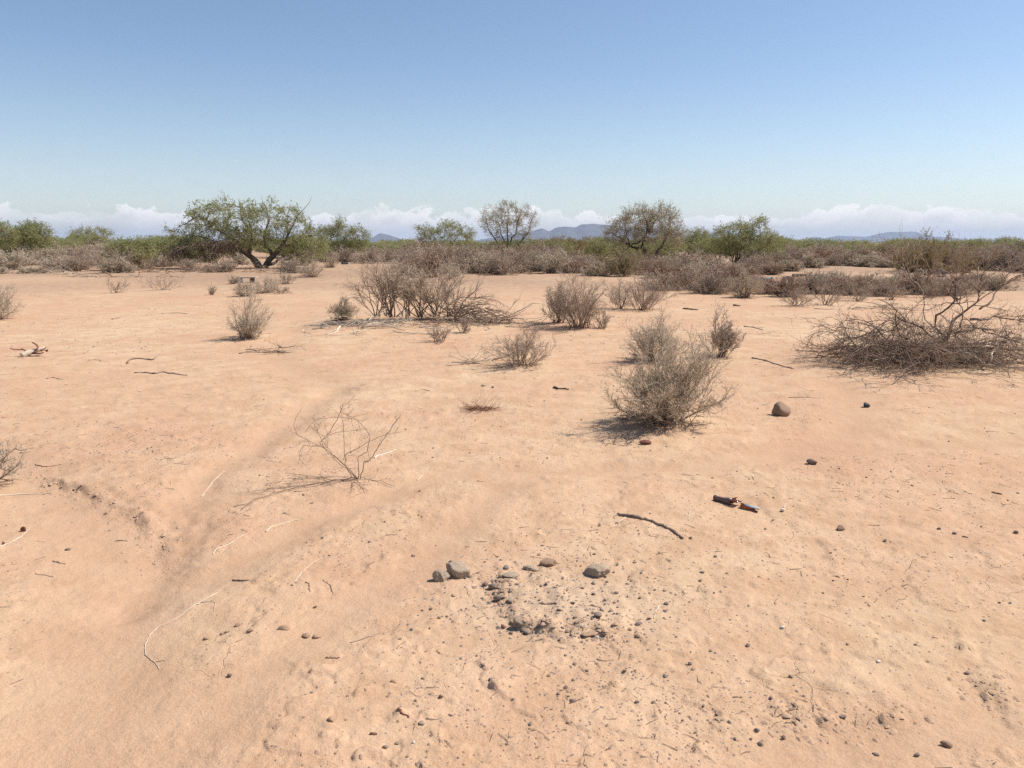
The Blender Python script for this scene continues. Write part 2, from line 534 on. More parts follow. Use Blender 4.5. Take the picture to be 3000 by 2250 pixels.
def thing(name, label, cat, loc, rz=0.0, group=None):
    o = bpy.data.objects.new(name, None)
    o.empty_display_size = 0.1
    COL.objects.link(o)
    o.location = loc; o.rotation_euler = (0, 0, rz)
    return tag(o, label, cat, group)


def unit(v):
    return v / np.maximum(np.linalg.norm(v, axis=-1, keepdims=True), 1e-9)


class Wood:
    """collects batches of tapered tubes and quads, then makes one mesh"""
    def __init__(self):
        self.V = []; self.L = []; self.S = []; self.A = []; self.n = 0

    def tubes(self, P, R, sides=3, rng=None, caps=True):
        m, n, _ = P.shape
        if m == 0:
            return self
        R = np.broadcast_to(R, (m, n))
        T = np.gradient(P, axis=1) if n > 2 else np.repeat((P[:, 1] - P[:, 0])[:, None], n, 1)
        T = unit(T)
        ref = np.where(np.abs(T[:, :1, 2:3]) > 0.9, np.array([1., 0, 0]), np.array([0, 0, 1.]))
        U = unit(np.cross(T, np.broadcast_to(ref, T.shape))); Wv = np.cross(T, U)
        a = np.arange(sides) * 2 * math.pi / sides
        ring = U[:, :, None] * np.cos(a)[None, None, :, None] + Wv[:, :, None] * np.sin(a)[None, None, :, None]
        V = P[:, :, None] + ring * R[:, :, None, None]
        idx = self.n + np.arange(m * n * sides).reshape(m, n, sides)
        q = np.stack([idx[:, :-1], np.roll(idx, -1, 2)[:, :-1], np.roll(idx, -1, 2)[:, 1:], idx[:, 1:]], -1)
        rng = rng or np.random.RandomState(1)
        self.V.append(V.reshape(-1, 3)); self.L.append(q.reshape(-1)); self.S.append(np.full(q.size // 4, 4))
        self.A.append(np.repeat(rng.uniform(0, 1, m), n * sides)); self.n += m * n * sides
        # closed tips
        for e, fl in ((0, True), (n - 1, False)) if caps else ():
            c = idx[:, e, ::-1] if fl else idx[:, e]
            self.L.append(c.reshape(-1)); self.S.append(np.full(m, sides))
        return self

    def quads(self, C, D, S, rng):
        """leaf-like quads: centre C, long half axis D, short half axis S"""
        m = len(C)
        V = np.stack([C - D, C + S * 0.9, C + D, C - S * 0.9], 1)
        idx = self.n + np.arange(m * 4).reshape(m, 4)
        self.V.append(V.reshape(-1, 3)); self.L.append(idx.reshape(-1)); self.S.append(np.full(m, 4))
        self.A.append(np.repeat(rng.uniform(0, 1, m), 4)); self.n += m * 4
        return self

    def mesh(self, name, mat, smooth=True):
        return make_mesh(name, np.concatenate(self.V), np.concatenate(self.L), np.concatenate(self.S), mat,
                         np.concatenate(self.A), smooth)


def grow(rng, p0, d, L, n, jit, grav=0.0):
    m = len(p0)
    P = np.empty((m, n, 3)); P[:, 0] = p0
    d = unit(np.array(d, float)); step = (np.asarray(L) / (n - 1)).reshape(-1, 1)
    for i in range(1, n):
        d = d + rng.normal(0, jit, (m, 3)); d[:, 2] += grav
        d = unit(d)
        P[:, i] = P[:, i - 1] + d * step
    return P


def spawn(rng, P, k, t0, t1, a0, a1):
    """k start points and directions along each branch of P"""
    m, n, _ = P.shape
    par = np.repeat(np.arange(m), k)
    t = rng.uniform(t0, t1, m * k) * (n - 1)
    i = np.minimum(t.astype(int), n - 2); f = (t - i)[:, None]
    p = P[par, i] * (1 - f) + P[par, i + 1] * f
    tg = unit(P[par, i + 1] - P[par, i])
    rnd = unit(rng.normal(0, 1, (m * k, 3)))
    pr = unit(rnd - tg * (rnd * tg).sum(1, keepdims=True))
    an = rng.uniform(a0, a1, m * k)[:, None]
    return p, tg * np.cos(an) + pr * np.sin(an), par, t / (n - 1)


def taper(r0, r1, n):
    return np.linspace(0, 1, n)[None] * (np.asarray(r1) - np.asarray(r0)).reshape(-1, 1) + np.asarray(r0).reshape(-1, 1)


def leaves_on(w, rng, P, k, ln, wd, t0=0.1, up=0.2):
    p, d, par, t = spawn(rng, P, k, t0, 1.0, 0.5, 1.3)
    d = unit(d + np.array([0, 0, up])); m = len(p)
    s = unit(np.cross(d, unit(rng.normal(0, 1, (m, 3)))))
    l = ln * rng.uniform(0.6, 1.2, m)[:, None]
    w.quads(p + d * l, d * l, s * wd * rng.uniform(0.6, 1.2, m)[:, None], rng)


# ------------------------------------------------------------------ ground
def build_ground():
    dense = np.radians(np.linspace(-41, 41, 530))
    rest = np.radians(np.linspace(44, 316, 46)[1:-1])
    th = np.concatenate([dense, rest])
    dep = np.radians(np.linspace(50, 0.85, 540))
    r = np.concatenate([np.linspace(0.15, CAM_H / math.tan(dep[0]) - 0.06, 8), CAM_H / np.tan(dep), np.geomspace(115, 26000, 40)])
    na, nr = len(th), len(r)
    X = (r[:, None] * np.sin(th)[None]).ravel(); Y = (r[:, None] * np.cos(th)[None]).ravel()
    Z = ground_z(X, Y)
    R = np.hypot(X, Y)
    V = np.stack([X, Y, Z], 1)
    V = np.concatenate([V, [[0, 0, gz(0, 0)]]])
    i = np.arange(nr - 1)[:, None] * na; j = np.arange(na)[None]; j2 = (j + 1) % na
    q = np.stack([i + j, i + na + j, i + na + j2, i + j2], -1).reshape(-1, 4)[:, ::-1]
    c = len(V) - 1
    tri = np.stack([np.full(na, c), np.arange(na), (np.arange(na) + 1) % na], -1)[:, ::-1]
    me = make_mesh('ground', V, np.concatenate([q.ravel(), tri.ravel()]),
                   np.concatenate([np.full(len(q), 4), np.full(na, 3)]), 'soil')
    tone = np.zeros((len(V), 4), np.float32); tone[:, 3] = 1
    wx = X + 0.12 * noise(X * 2.1, Y * 2.1, 31); wy = Y + 0.12 * noise(X * 2.1, Y * 2.1, 32)
    ch = np.zeros_like(X)
    for ln, w, dp in WASHES:
        d, s, t_ = seg_dist(wx, wy, ln)
        ch = np.maximum(ch, np.exp(-(d / (w * 1.25)) ** 2))
    tone[:-1, 0] = ch
    px, py = flat_at(1640, 1760)
    tone[:-1, 1] = np.exp(-(((wx - px) / 0.42) ** 2 + ((wy - py) / 0.36) ** 2))
    fb = sstep(23, 34, R) * (1 - 0.45 * sstep(90, 250, R))
    tone[:-1, 2] = fb * np.clip(0.80 + 1.1 * noise(X / 9, Y / 9, 61), 0, 1) + 0.5 * sstep(150, 400, R)
    a = me.attributes.new('tone', 'FLOAT_COLOR', 'POINT')
    a.data.foreach_set('color', tone.ravel())
    tag(link('ground', me), kind='structure')


build_ground()


# ------------------------------------------------------------------ mountains on the horizon
def mountains(label, dist, prof, seed):
    """prof: (photo x, photo y of the crest) pairs; built as real ridged terrain at its distance"""
    xs = np.array([(p[0] - 1500) / FPX * dist for p in prof]); hs = np.array([(HORIZON - p[1]) / FPX * dist + CAM_H for p in prof])
    nx, ny = 260, 46
    gx = np.linspace(xs[0], xs[-1], nx); gy = np.linspace(-0.12 * dist, 0.16 * dist, ny)
    Xg, Yg = np.meshgrid(gx, gy)
    env = np.interp(gx, xs, hs)[None]
    u = np.abs(Yg / (0.14 * dist))
    rid = 1 - np.abs(fbm(Xg / 900, Yg / 1500, 4, seed, 0.55)) * 1.1
    Z = env * np.clip(1 - u, 0, 1) ** 1.15 * (0.62 + 0.38 * rid) + env * 0.05 * fbm(Xg / 240, Yg / 240, 3, seed + 7)
    cr = np.argmin(np.abs(gy))
    Z[cr] = env[0] * (1 + 0.03 * fbm(gx / 260, gx * 0, 3, seed + 3))
    Z -= 6 * sstep(0.85, 1.0, u)
    V = np.stack([Xg.ravel(), Yg.ravel() + dist, Z.ravel()], 1)
    i = np.arange(ny - 1)[:, None] * nx; j = np.arange(nx - 1)[None]
    q = np.stack([i + j, i + j + 1, i + nx + j + 1, i + nx + j], -1).reshape(-1, 4)
    o = link('mountains', make_mesh('mountains', V, q.ravel(), np.full(len(q), 4), 'rock_far', smooth=False))
    tag(o, label, 'mountains', kind='structure')


mountains('low blue mountain range behind the bare vase-shaped tree', 14000,
          [(1000, 712), (1095, 700), (1120, 684), (1150, 690), (1190, 704), (1300, 708), (1400, 704), (1480, 690), (1560, 678), (1586, 670),
           (1606, 679), (1630, 667), (1655, 665), (1680, 668), (1700, 659), (1730, 658), (1760, 660), (1800, 664), (1860, 672), (1930, 668),
           (2000, 690), (2075, 684), (2110, 676), (2150, 690), (2230, 705), (2330, 712)], 71)
mountains('long low blue mountain range on the right of the horizon', 19000,
          [(2280, 712), (2330, 701), (2370, 694), (2400, 700), (2435, 691), (2480, 693), (2520, 694), (2560, 684), (2590, 680), (2620, 681),
           (2650, 679), (2675, 684), (2700, 692), (2730, 695), (2770, 697), (2810, 702), (2860, 703), (2885, 701), (2930, 707), (3010, 703),
           (3100, 706), (3220, 712)], 83)


# ------------------------------------------------------------------ plant builders
def shrub_parts(seed, H, Wd, style, dens=1.0, fine=False):
    """meshes of one shrub, local coordinates, base at the origin. Returns [(part name, mesh)]"""
    rng = np.random.RandomState(seed)
    S = dict(stems=7, fan=26, sub=7, tw=4, spread=1.0, jit=0.14, grav=0.0, r=0.008, rt=0.0016, mat='grey_twig', bark='mid_bark',
             leaf=None, lk=3, ll=0.010, lw=0.004, low=0.15, fill=1.08, nstem=6, hair=3, hl=0.035, skirt=0, shoot='red_twig', t0=0.25)
    S.update(STYLES[style]); H *= 1.04; Wd *= 1.08
    S['fan'] = max(8, int(S['fan'] * dens)); S['rt'] *= dens ** -0.35
    out = []
    def aim(m, lo, hi):
        cz = rng.uniform(lo, hi, m)                     # cos of the polar angle
        ph = rng.uniform(0, 2 * math.pi, m)
        sn = np.sqrt(1 - cz ** 2)
        v = np.stack([sn * np.cos(ph) * Wd / 2, sn * np.sin(ph) * Wd / 2 * 0.95, cz * H], 1)
        lob = 0.92 + 0.55 * noise(np.cos(ph) * 1.7 + cz, np.sin(ph) * 1.7 - cz * 1.3, seed % 50)   # lopsided, lobed outline
        return v * np.clip(lob, 0.55, 1.25)[:, None]
    base_r = Wd * 0.055
    # main stems, each a part of its own
    v = aim(S['stems'], S['low'] + 0.1, 0.98)
    ln = np.linalg.norm(v, axis=1) * rng.uniform(0.6, 0.95, len(v))
    p0 = np.stack([rng.normal(0, base_r, len(v)), rng.normal(0, base_r, len(v)), np.full(len(v), -0.03)], 1)
    d0 = unit(v) + np.array([0, 0, 0.25])
    SP = grow(rng, p0, d0, ln + 0.03, S['nstem'], S['jit'], S['grav'] * 0.3)
    rs = S['r'] * H * rng.uniform(0.7, 1.3, len(v))
    for i in range(len(v)):
        w = Wood().tubes(SP[i:i + 1], taper(rs[i:i + 1], rs[i:i + 1] * 0.3, S['nstem']), 5, rng)
        out.append(('stem', w.mesh('stem', S['bark'])))
    # finer stems from the base, then twigs on all of them
    v = aim(S['fan'], S['low'], 1.0)
    ln = np.linalg.norm(v, axis=1) * rng.uniform(0.55, 1.0, len(v)) * S['fill']
    p0 = np.stack([rng.normal(0, base_r * 1.3, len(v)), rng.normal(0, base_r * 1.3, len(v)), np.full(len(v), -0.02)], 1)
    FP = grow(rng, p0, unit(v) + np.array([0, 0, 0.2]), ln, S['nstem'], S['jit'], S['grav'] * 0.3)
    tw = Wood()
    sh = Wood().tubes(FP, taper(np.full(len(v), S['rt'] * 2.4), S['rt'], S['nstem']), 3, rng)
    if S['skirt']:
        m = S['skirt']; ph = rng.uniform(0, 6.28, m) if rng.uniform() < 0.3 else rng.normal(math.pi, 1.1, m)
        SK = grow(rng, rng.normal(0, base_r, (m, 3)) * [1, 1, 0] + [0, 0, 0.01], np.stack([np.cos(ph), np.sin(ph), rng.uniform(0.0, 0.5, m)], 1),
                  Wd * rng.uniform(0.2, 0.55, m), 6, 0.2, -0.06)
        p, d, par, tt = spawn(rng, SK, 6, 0.2, 1, 0.3, 1.0)
        SK2 = grow(rng, p, d, Wd * rng.uniform(0.04, 0.14, len(p)), 4, 0.2, -0.03)
        SK[..., 2] = np.maximum(SK[..., 2], 0.006); SK2[..., 2] = np.maximum(SK2[..., 2], 0.006)
        sh.tubes(SK, taper(np.full(m, S['rt'] * 2.2), S['rt'], 6), 3, rng, False).tubes(SK2, taper(np.full(len(p), S['rt'] * 1.1), S['rt'] * 0.7, 4), 3, rng, False)
    out.append(('woody_shoots', sh.mesh('woody_shoots', S['shoot'])))
    AP = np.concatenate([SP, FP])
    lens = np.linalg.norm(AP[:, -1] - AP[:, 0], axis=1)
    p, d, par, tt = spawn(rng, AP, S['sub'], S['t0'], 0.98, 0.25, 0.85)
    L1 = lens[par] * rng.uniform(0.22, 0.5, len(p)) * (1.15 - 0.55 * tt)
    P1 = grow(rng, p, d + np.array([0, 0, 0.15]), L1, 4, S['jit'] * 1.4, S['grav'])
    tw.tubes(P1, taper(np.full(len(p), S['rt'] * 1.35), S['rt'] * 0.8, 4), 3, rng, False)
    p, d, par, tt = spawn(rng, P1, S['tw'], 0.2, 1.0, 0.3, 1.0)
    P2 = grow(rng, p, d, L1[par] * rng.uniform(0.3, 0.7, len(p)), 3, S['jit'] * 1.6, S['grav'])
    P2[..., 2] = np.maximum(P2[..., 2], 0.006)
    if fine:
        tw.tubes(P2, taper(np.full(len(p), S['rt'] * 0.95), S['rt'] * 0.55, 3), 3, rng, False)
    else:
        for e in (0, 1):
            c_ = (P2[:, e] + P2[:, e + 1]) / 2; d_ = (P2[:, e + 1] - P2[:, e]) / 2
            tw.quads(c_, d_ * 1.08, unit(np.cross(d_, rng.normal(0, 1, d_.shape))) * S['rt'] * 1.1, rng)
    if S['hair']:                                       # the finest twiglets, as thin blades
        p, d, par, tt = spawn(rng, P2, S['hair'], 0.05, 1.0, 0.3, 1.0)
        d = unit(d + np.array([0, 0, 0.15])); hl = S['hl'] * H * rng.uniform(0.5, 1.2, len(p))[:, None]
        sd = unit(np.cross(d, rng.normal(0, 1, (len(p), 3)))) * S['rt'] * 0.75
        tw.quads(p + d * hl, d * hl, sd, rng)
    out.append(('twigs', tw.mesh('twigs', S['mat'])))
    if S['leaf']:
        lw = Wood()
        leaves_on(lw, rng, P2, S['lk'], S['ll'], S['lw'])
        out.append(('foliage', lw.mesh('foliage', S['leaf'], False)))
    return out


STYLES = {
    # dense dry ball of fine grey twigs
    'fuzzy': dict(stems=8, fan=56, sub=8, tw=5, rt=0.0018, r=0.012, t0=0.36, mat='grey_twig', bark='mid_bark', leaf='leaf_sage', lk=2, ll=0.008, lw=0.0035, low=0.16, jit=0.13, hair=3, skirt=16),
    'sage': dict(stems=12, fan=66, sub=8, tw=5, rt=0.0017, r=0.014, t0=0.42, mat='olive_twig', bark='mid_bark', leaf='leaf_sage', lk=3, ll=0.009, lw=0.0036, low=0.22, jit=0.12, hair=3, skirt=44),
    # bare upright vase
    'vase': dict(stems=11, fan=34, sub=8, tw=5, rt=0.0022, r=0.011, mat='brown_twig', bark='mid_bark', low=0.30, jit=0.10, hair=4),
    'vase_small': dict(stems=8, fan=20, sub=6, tw=4, rt=0.0019, r=0.012, mat='brown_twig', bark='mid_bark', low=0.25, jit=0.12, hair=3),
    'wisp': dict(stems=7, fan=36, sub=7, tw=5, rt=0.0017, r=0.009, mat='brown_twig', bark='stick_brown', low=0.18, jit=0.13, leaf='leaf_dry', lk=1, ll=0.007, lw=0.003, hair=3),
    # far shrubs: fewer, thicker twigs
    'far_brown': dict(stems=6, fan=44, sub=9, tw=4, rt=0.0058, r=0.012, mat='brown_twig', bark='dark_bark', low=0.03, jit=0.16, hair=3, hl=0.05),
    'far_grey': dict(stems=5, fan=44, sub=9, tw=4, rt=0.0056, r=0.011, mat='grey_twig', bark='mid_bark', low=0.03, jit=0.16, leaf='leaf_dry', lk=2, ll=0.03, lw=0.010, hair=3, hl=0.05),
    'far_red': dict(stems=6, fan=40, sub=8, tw=4, rt=0.0058, r=0.011, mat='red_twig', bark='dark_bark', low=0.03, jit=0.17, hair=3, hl=0.05),
    'far_olive': dict(stems=8, fan=30, sub=8, tw=4, rt=0.0050, r=0.010, mat='brown_twig', bark='dark_bark', low=0.15, jit=0.13, leaf='leaf_olive', lk=6, ll=0.032, lw=0.016, hair=2, hl=0.05),
    'far_pale': dict(stems=4, fan=50, sub=9, tw=4, rt=0.0050, r=0.010, mat='olive_twig', bark='mid_bark', low=0.02, jit=0.15, leaf='leaf_sage', lk=3, ll=0.024, lw=0.010, hair=3, hl=0.05),
}


def place_parts(root, parts):
    for nm, me in parts:
        link(nm, me, root)


def shrub(name, label, px, py, wpx, toppx, style, seed, cat='shrub', dz=0.0, group=None):
    p = at(px, py); s = mpp(p.y)
    root = thing(name, label, cat, p, 0, group)
    place_parts(root, shrub_parts(seed, max(0.12, (py - toppx) * s), wpx * s, style, min(1.0, max(0.28, wpx / 210)), p.y < 9 and px > 0))
    return root


# ---- trees: limbs given in metres from the base, crown filled by branches that reach for points in it
def resample(P, n):
    P = np.asarray(P, float)
    d = np.r_[0, np.cumsum(np.linalg.norm(np.diff(P[:, :3], axis=0), axis=1))]
    t = np.linspace(0, d[-1], n)
    Q = np.stack([np.interp(t, d, P[:, k]) for k in range(P.shape[1])], 1)
    for _ in range(2):
        Q[1:-1] = 0.25 * Q[:-2] + 0.5 * Q[1:-1] + 0.25 * Q[2:]
    return Q


def tree_meshes(seed, limbs, blobs, leaf='leaf_green', bark='dark_bark', twig='mid_bark', n1=50, n2=420, tw=6, lk=6, ll=0.072, lw=0.023,
                droop=-0.10, up=0.15, rt=0.006, leaf_keep=1.0, twl=(0.25, 0.6)):
    """limbs: lists of (x, y, z, radius); blobs: (x, y, z, rx, ry, rz, share)"""
    rng = np.random.RandomState(seed)
    out = []; sk = []
    for k, lb in enumerate(limbs):
        Q = resample(lb, 12)
        Q[1:-1, :3] += rng.normal(0, 0.035, (10, 3)) * min(1.5, Q[-1, 2] + 0.4)
        Q[:, 3] *= np.linspace(0.92, 0.5, 12) * rng.uniform(0.88, 1.12, 12)
        w = Wood().tubes(Q[None, :, :3], Q[None, :, 3], 7, rng)
        out.append(('trunk' if k == 0 else 'limb', w.mesh('trunk' if k == 0 else 'limb', bark)))
        Q2 = resample(Q, 40); sk.append(Q2[int(6):, :3])
    sk = np.concatenate(sk)
    bl = np.array(blobs, float); pr = bl[:, 6] / bl[:, 6].sum()

    def targets(n, shrink, shell):
        b = bl[rng.choice(len(bl), n, p=pr)]
        v = unit(rng.normal(0, 1, (n, 3))) * (rng.uniform(shell, 1, n) ** 0.5)[:, None] * shrink
        q = b[:, :3] + v * b[:, 3:6]
        q[:, 2] = np.maximum(q[:, 2], 0.10)
        return q

    def reach(T, n, lift):
        D = T[:, None] - sk[None]
        cost = np.linalg.norm(D, axis=2) + 0.35 * np.maximum(0, -D[..., 2])
        j = cost.argmin(1)
        A = sk[j]; d = T - A; ln = np.linalg.norm(d, axis=1, keepdims=True)
        B = A + d * 0.4 + np.array([0, 0, 1]) * ln * lift + rng.normal(0, 0.10, d.shape) * ln
        t = np.linspace(0, 1, n)[None, :, None]
        P = (1 - t) ** 2 * A[:, None] + 2 * t * (1 - t) * B[:, None] + t ** 2 * T[:, None]
        P[:, 1:-1] += rng.normal(0, 0.03, P[:, 1:-1].shape) * ln[:, None]
        return P, ln[:, 0]
    P1, l1 = reach(targets(n1, 0.7, 0.0), 8, 0.22)
    sk = np.concatenate([sk, P1[:, 2:].reshape(-1, 3)])
    P2, l2 = reach(targets(n2, 1.0, 0.15), 5, 0.16)
    w = Wood()
    w.tubes(P1, taper(0.010 + 0.012 * l1, 0.008, 8), 4, rng)
    w.tubes(P2, taper(0.006 + 0.006 * l2, 0.004, 5), 3, rng, False)
    out.append(('branches', w.mesh('branches', twig if bark != 'dark_bark' else 'mid_bark')))
    p, d, par, tt = spawn(rng, np.concatenate([P2, P1[:, 2:]]), tw, 0.25, 1.0, 0.3, 1.1) if False else spawn(rng, P2, tw, 0.2, 1.0, 0.3, 1.1)
    L = rng.uniform(*twl, len(p))
    P3 = grow(rng, p, d + np.array([0, 0, up]), L, 3, 0.3, droop * 2)
    P3[..., 2] = np.maximum(P3[..., 2], 0.03)
    w = Wood()
    for e in (0, 1):
        c_ = (P3[:, e] + P3[:, e + 1]) / 2; d_ = (P3[:, e + 1] - P3[:, e]) / 2
        w.quads(c_, d_ * 1.08, unit(np.cross(d_, rng.normal(0, 1, d_.shape))) * rt * 1.2, rng)
    out.append(('twigs', w.mesh('twigs', twig)))
    keep = rng.uniform(0, 1, len(P3)) < leaf_keep
    lf = Wood()
    leaves_on(lf, rng, P3[keep], lk, ll, lw)
    out.append(('crown', lf.mesh('crown', leaf, False)))
    return out


def tree(name, label, px, py, limbs_px, blobs_px, seed, cat='tree', **kw):
    """limbs: (x, y) photo pixels with depth offset and radius in metres; blobs likewise"""
    p = at(px, py); s = mpp(p.y)
    limbs = [[((a - px) * s, dy, (py - b) * s if k or li else -0.1, r) for k, (a, b, dy, r) in enumerate(lb)] for li, lb in enumerate(limbs_px)]
    blobs = [((a - px) * s, dy, (py - b) * s, rx * s, rd, ry * s, sh) for a, b, dy, rx, ry, rd, sh in blobs_px]
    root = thing(name, label, cat, p)
    place_parts(root, tree_meshes(seed, limbs, blobs, **kw))
    return root


def auto_limbs(px, py, blobs, seed, r=0.075):
    rng = np.random.RandomState(seed)
    L = []
    for i, (a, b, dy, rx, ry, rd, sh) in enumerate(blobs):
        for k in range(2):
            tx = a + rng.uniform(-0.5, 0.5) * rx; ty = b + rng.uniform(-0.5, 0.3) * ry; td = dy + rng.uniform(-0.5, 0.5) * rd
            bx = px + rng.uniform(-4, 4); by = py
            m1 = (bx + 0.30 * (tx - bx) + rng.uniform(-5, 5), by + 0.38 * (ty - by), td * 0.3, r * 0.7)
            m2 = (bx + 0.68 * (tx - bx) + rng.uniform(-6, 6), by + 0.70 * (ty - by), td * 0.7, r * 0.42)
            L.append([(bx, by, 0, r), m1, m2, (tx, ty, td, r * 0.14)])
    return L


# the broad mesquite on the left
big = tree('mesquite_tree', 'broad spreading mesquite with two leaning dark trunks and a dead branch tip poking up', 763, 785,
     [[(763, 786, 0, 0.26), (745, 764, 0, 0.23), (728, 740, 0.1, 0.20), (701, 729, 0.1, 0.16), (670, 719, 0, 0.12), (640, 717, -0.2, 0.09), (613, 724, -0.3, 0.05), (588, 748, -0.4, 0.02)],
      [(775, 782, 0.1, 0.24), (796, 757, 0.1, 0.20), (809, 740, 0, 0.18), (838, 722, -0.2, 0.14), (853, 686, -0.3, 0.085), (874, 656, -0.3, 0.055), (903, 618, -0.4, 0.035), (928, 580, -0.4, 0.010)],
      [(730, 742, 0.1, 0.16), (733, 717, 0.3, 0.13), (739, 683, 0.5, 0.10), (712, 655, 0.6, 0.07), (702, 620, 0.6, 0.05), (701, 586, 0.6, 0.02)],
      [(712, 733, 0, 0.13), (685, 700, -0.3, 0.10), (653, 664, -0.5, 0.08), (622, 645, -0.6, 0.07), (597, 635, -0.6, 0.06), (555, 656, -0.7, 0.045), (530, 682, -0.7, 0.02)],
      [(800, 752, 0.1, 0.14), (768, 712, 0.5, 0.10), (766, 694, 0.5, 0.09), (782, 676, 0.5, 0.08), (790, 648, 0.6, 0.06), (776, 605, 0.6, 0.03), (768, 576, 0.6, 0.012)],
      [(789, 775, -0.2, 0.13), (830, 762, -0.5, 0.11), (874, 750, -0.6, 0.08), (930, 737, -0.6, 0.03)],
      [(842, 720, -0.2, 0.10), (880, 700, 0.6, 0.07), (920, 690, 0.9, 0.04), (945, 700, 1.0, 0.015)],
      [(640, 717, -0.2, 0.07), (590, 690, 0.5, 0.05), (540, 690, 0.8, 0.03), (500, 705, 0.8, 0.012)],
      [(745, 690, 0.5, 0.06), (740, 640, -0.6, 0.04), (735, 600, -0.8, 0.012)],
      [(853, 690, -0.3, 0.06), (840, 640, 0.5, 0.04), (850, 598, 0.8, 0.012)]],
     [(615, 640, 0, 75, 48, 1.6, 1.1), (700, 640, 0, 90, 62, 1.9, 1.7), (790, 640, 0, 75, 60, 1.9, 1.3), (865, 655, 0, 55, 55, 1.6, 0.9),
      (915, 705, 0.3, 55, 38, 1.4, 0.8), (535, 695, 0.3, 62, 42, 1.4, 0.8), (620, 738, -0.3, 80, 36, 1.6, 1.3), (740, 700, 0, 90, 34, 1.9, 1.2),
      (855, 715, 0, 60, 30, 1.5, 0.6), (545, 735, 0.2, 58, 34, 1.4, 0.7), (900, 738, 0.2, 60, 28, 1.4, 0.6), (660, 690, 0.2, 90, 40, 1.6, 0.7)],
     5, n1=110, n2=1000, tw=6, lk=8, leaf_keep=0.70, droop=-0.14)

# a curtain of bare brown twigs hangs under its left limb
rgh = np.random.RandomState(52)
p0 = []
for _ in range(230):
    u = rgh.uniform()
    p0.append(((-40 - 190 * u + rgh.normal(0, 6)) * 0.0228, rgh.normal(-0.9, 0.5), (70 - 25 * u ** 2 + rgh.normal(0, 6)) * 0.0228))
p0 = np.array(p0)
PH = grow(rgh, p0, np.stack([rgh.normal(-0.35, 0.5, 230), rgh.normal(0, 0.5, 230), rgh.uniform(-0.5, 0.3, 230)], 1), rgh.uniform(0.7, 1.35, 230), 7, 0.16, -0.22)
PH[..., 2] = np.maximum(PH[..., 2], 0.05)
wh = Wood().tubes(PH, taper(np.full(230, 0.016), 0.006, 7), 3, rgh)
p_, d_, par_, t_ = spawn(rgh, PH, 7, 0.15, 1, 0.3, 0.9)
PH2 = grow(rgh, p_, d_, rgh.uniform(0.2, 0.5, len(p_)), 5, 0.2, -0.15)
PH2[..., 2] = np.maximum(PH2[..., 2], 0.04)
wh.tubes(PH2, taper(np.full(len(p_), 0.008), 0.004, 5), 3, rgh, False)
link('hanging_twigs', wh.mesh('hanging_twigs', 'mid_bark'), big)
# the rest of the trees
b = [(955, 690, 0, 40, 32, 1.6, 1), (1000, 680, 0, 45, 45, 2.0, 1.4), (1050, 690, 0, 42, 34, 1.7, 1), (1010, 725, 0, 70, 24, 1.8, 0.8)]
tree('mesquite_tree', 'rounded green mesquite just behind the dead-tipped spreading tree', 1003, 762, auto_limbs(1003, 762, b, 3), b, 21, n1=46, n2=420)
b = [(1245, 690, 0, 38, 36, 2.0, 1), (1310, 680, 0, 48, 42, 2.4, 1.6), (1365, 690, 0, 36, 34, 2.0, 1), (1305, 722, 0, 80, 22, 2.2, 0.9)]
tree('mesquite_tree', 'bright green rounded mesquite left of the vase-shaped tree', 1306, 756, auto_limbs(1306, 756, b, 4), b, 22, n1=46, n2=460)
tree('vase_tree', 'grey-green vase-shaped tree with thin bare upright limbs above brown shrubs', 1490, 762,
     [[(1490, 763, 0, 0.20), (1487, 745, 0, 0.18), (1484, 725, 0, 0.14), (1487, 690, 0.2, 0.09), (1490, 650, 0.3, 0.06), (1487, 605, 0.3, 0.015)],
      [(1488, 750, 0, 0.14), (1466, 722, 0, 0.11), (1445, 695, -0.2, 0.08), (1428, 665, -0.3, 0.05), (1414, 640, -0.3, 0.015)],
      [(1488, 748, 0, 0.14), (1510, 728, 0, 0.11), (1535, 700, 0.2, 0.08), (1552, 668, 0.3, 0.05), (1570, 610, 0.3, 0.012)],
      [(1484, 730, 0, 0.10), (1470, 690, 0.6, 0.07), (1460, 650, 0.9, 0.045), (1440, 612, 1.1, 0.012)],
      [(1486, 726, 0, 0.10), (1506, 690, -0.6, 0.07), (1520, 650, -0.9, 0.045), (1528, 605, -1.0, 0.012)],
      [(1492, 752, 0, 0.10), (1520, 738, 0, 0.08), (1550, 730, 0.4, 0.05), (1575, 715, 0.6, 0.015)]],
     [(1440, 650, 0, 38, 48, 1.6, 1), (1490, 635, 0, 48, 48, 2.0, 1.6), (1540, 650, 0, 42, 50, 1.7, 1.1), (1490, 690, 0, 75, 26, 1.8, 0.7)],
     23, leaf='leaf_grey', n1=70, n2=520, tw=7, lk=5, leaf_keep=0.7, droop=0.03, up=0.5, ll=0.06, lw=0.016)
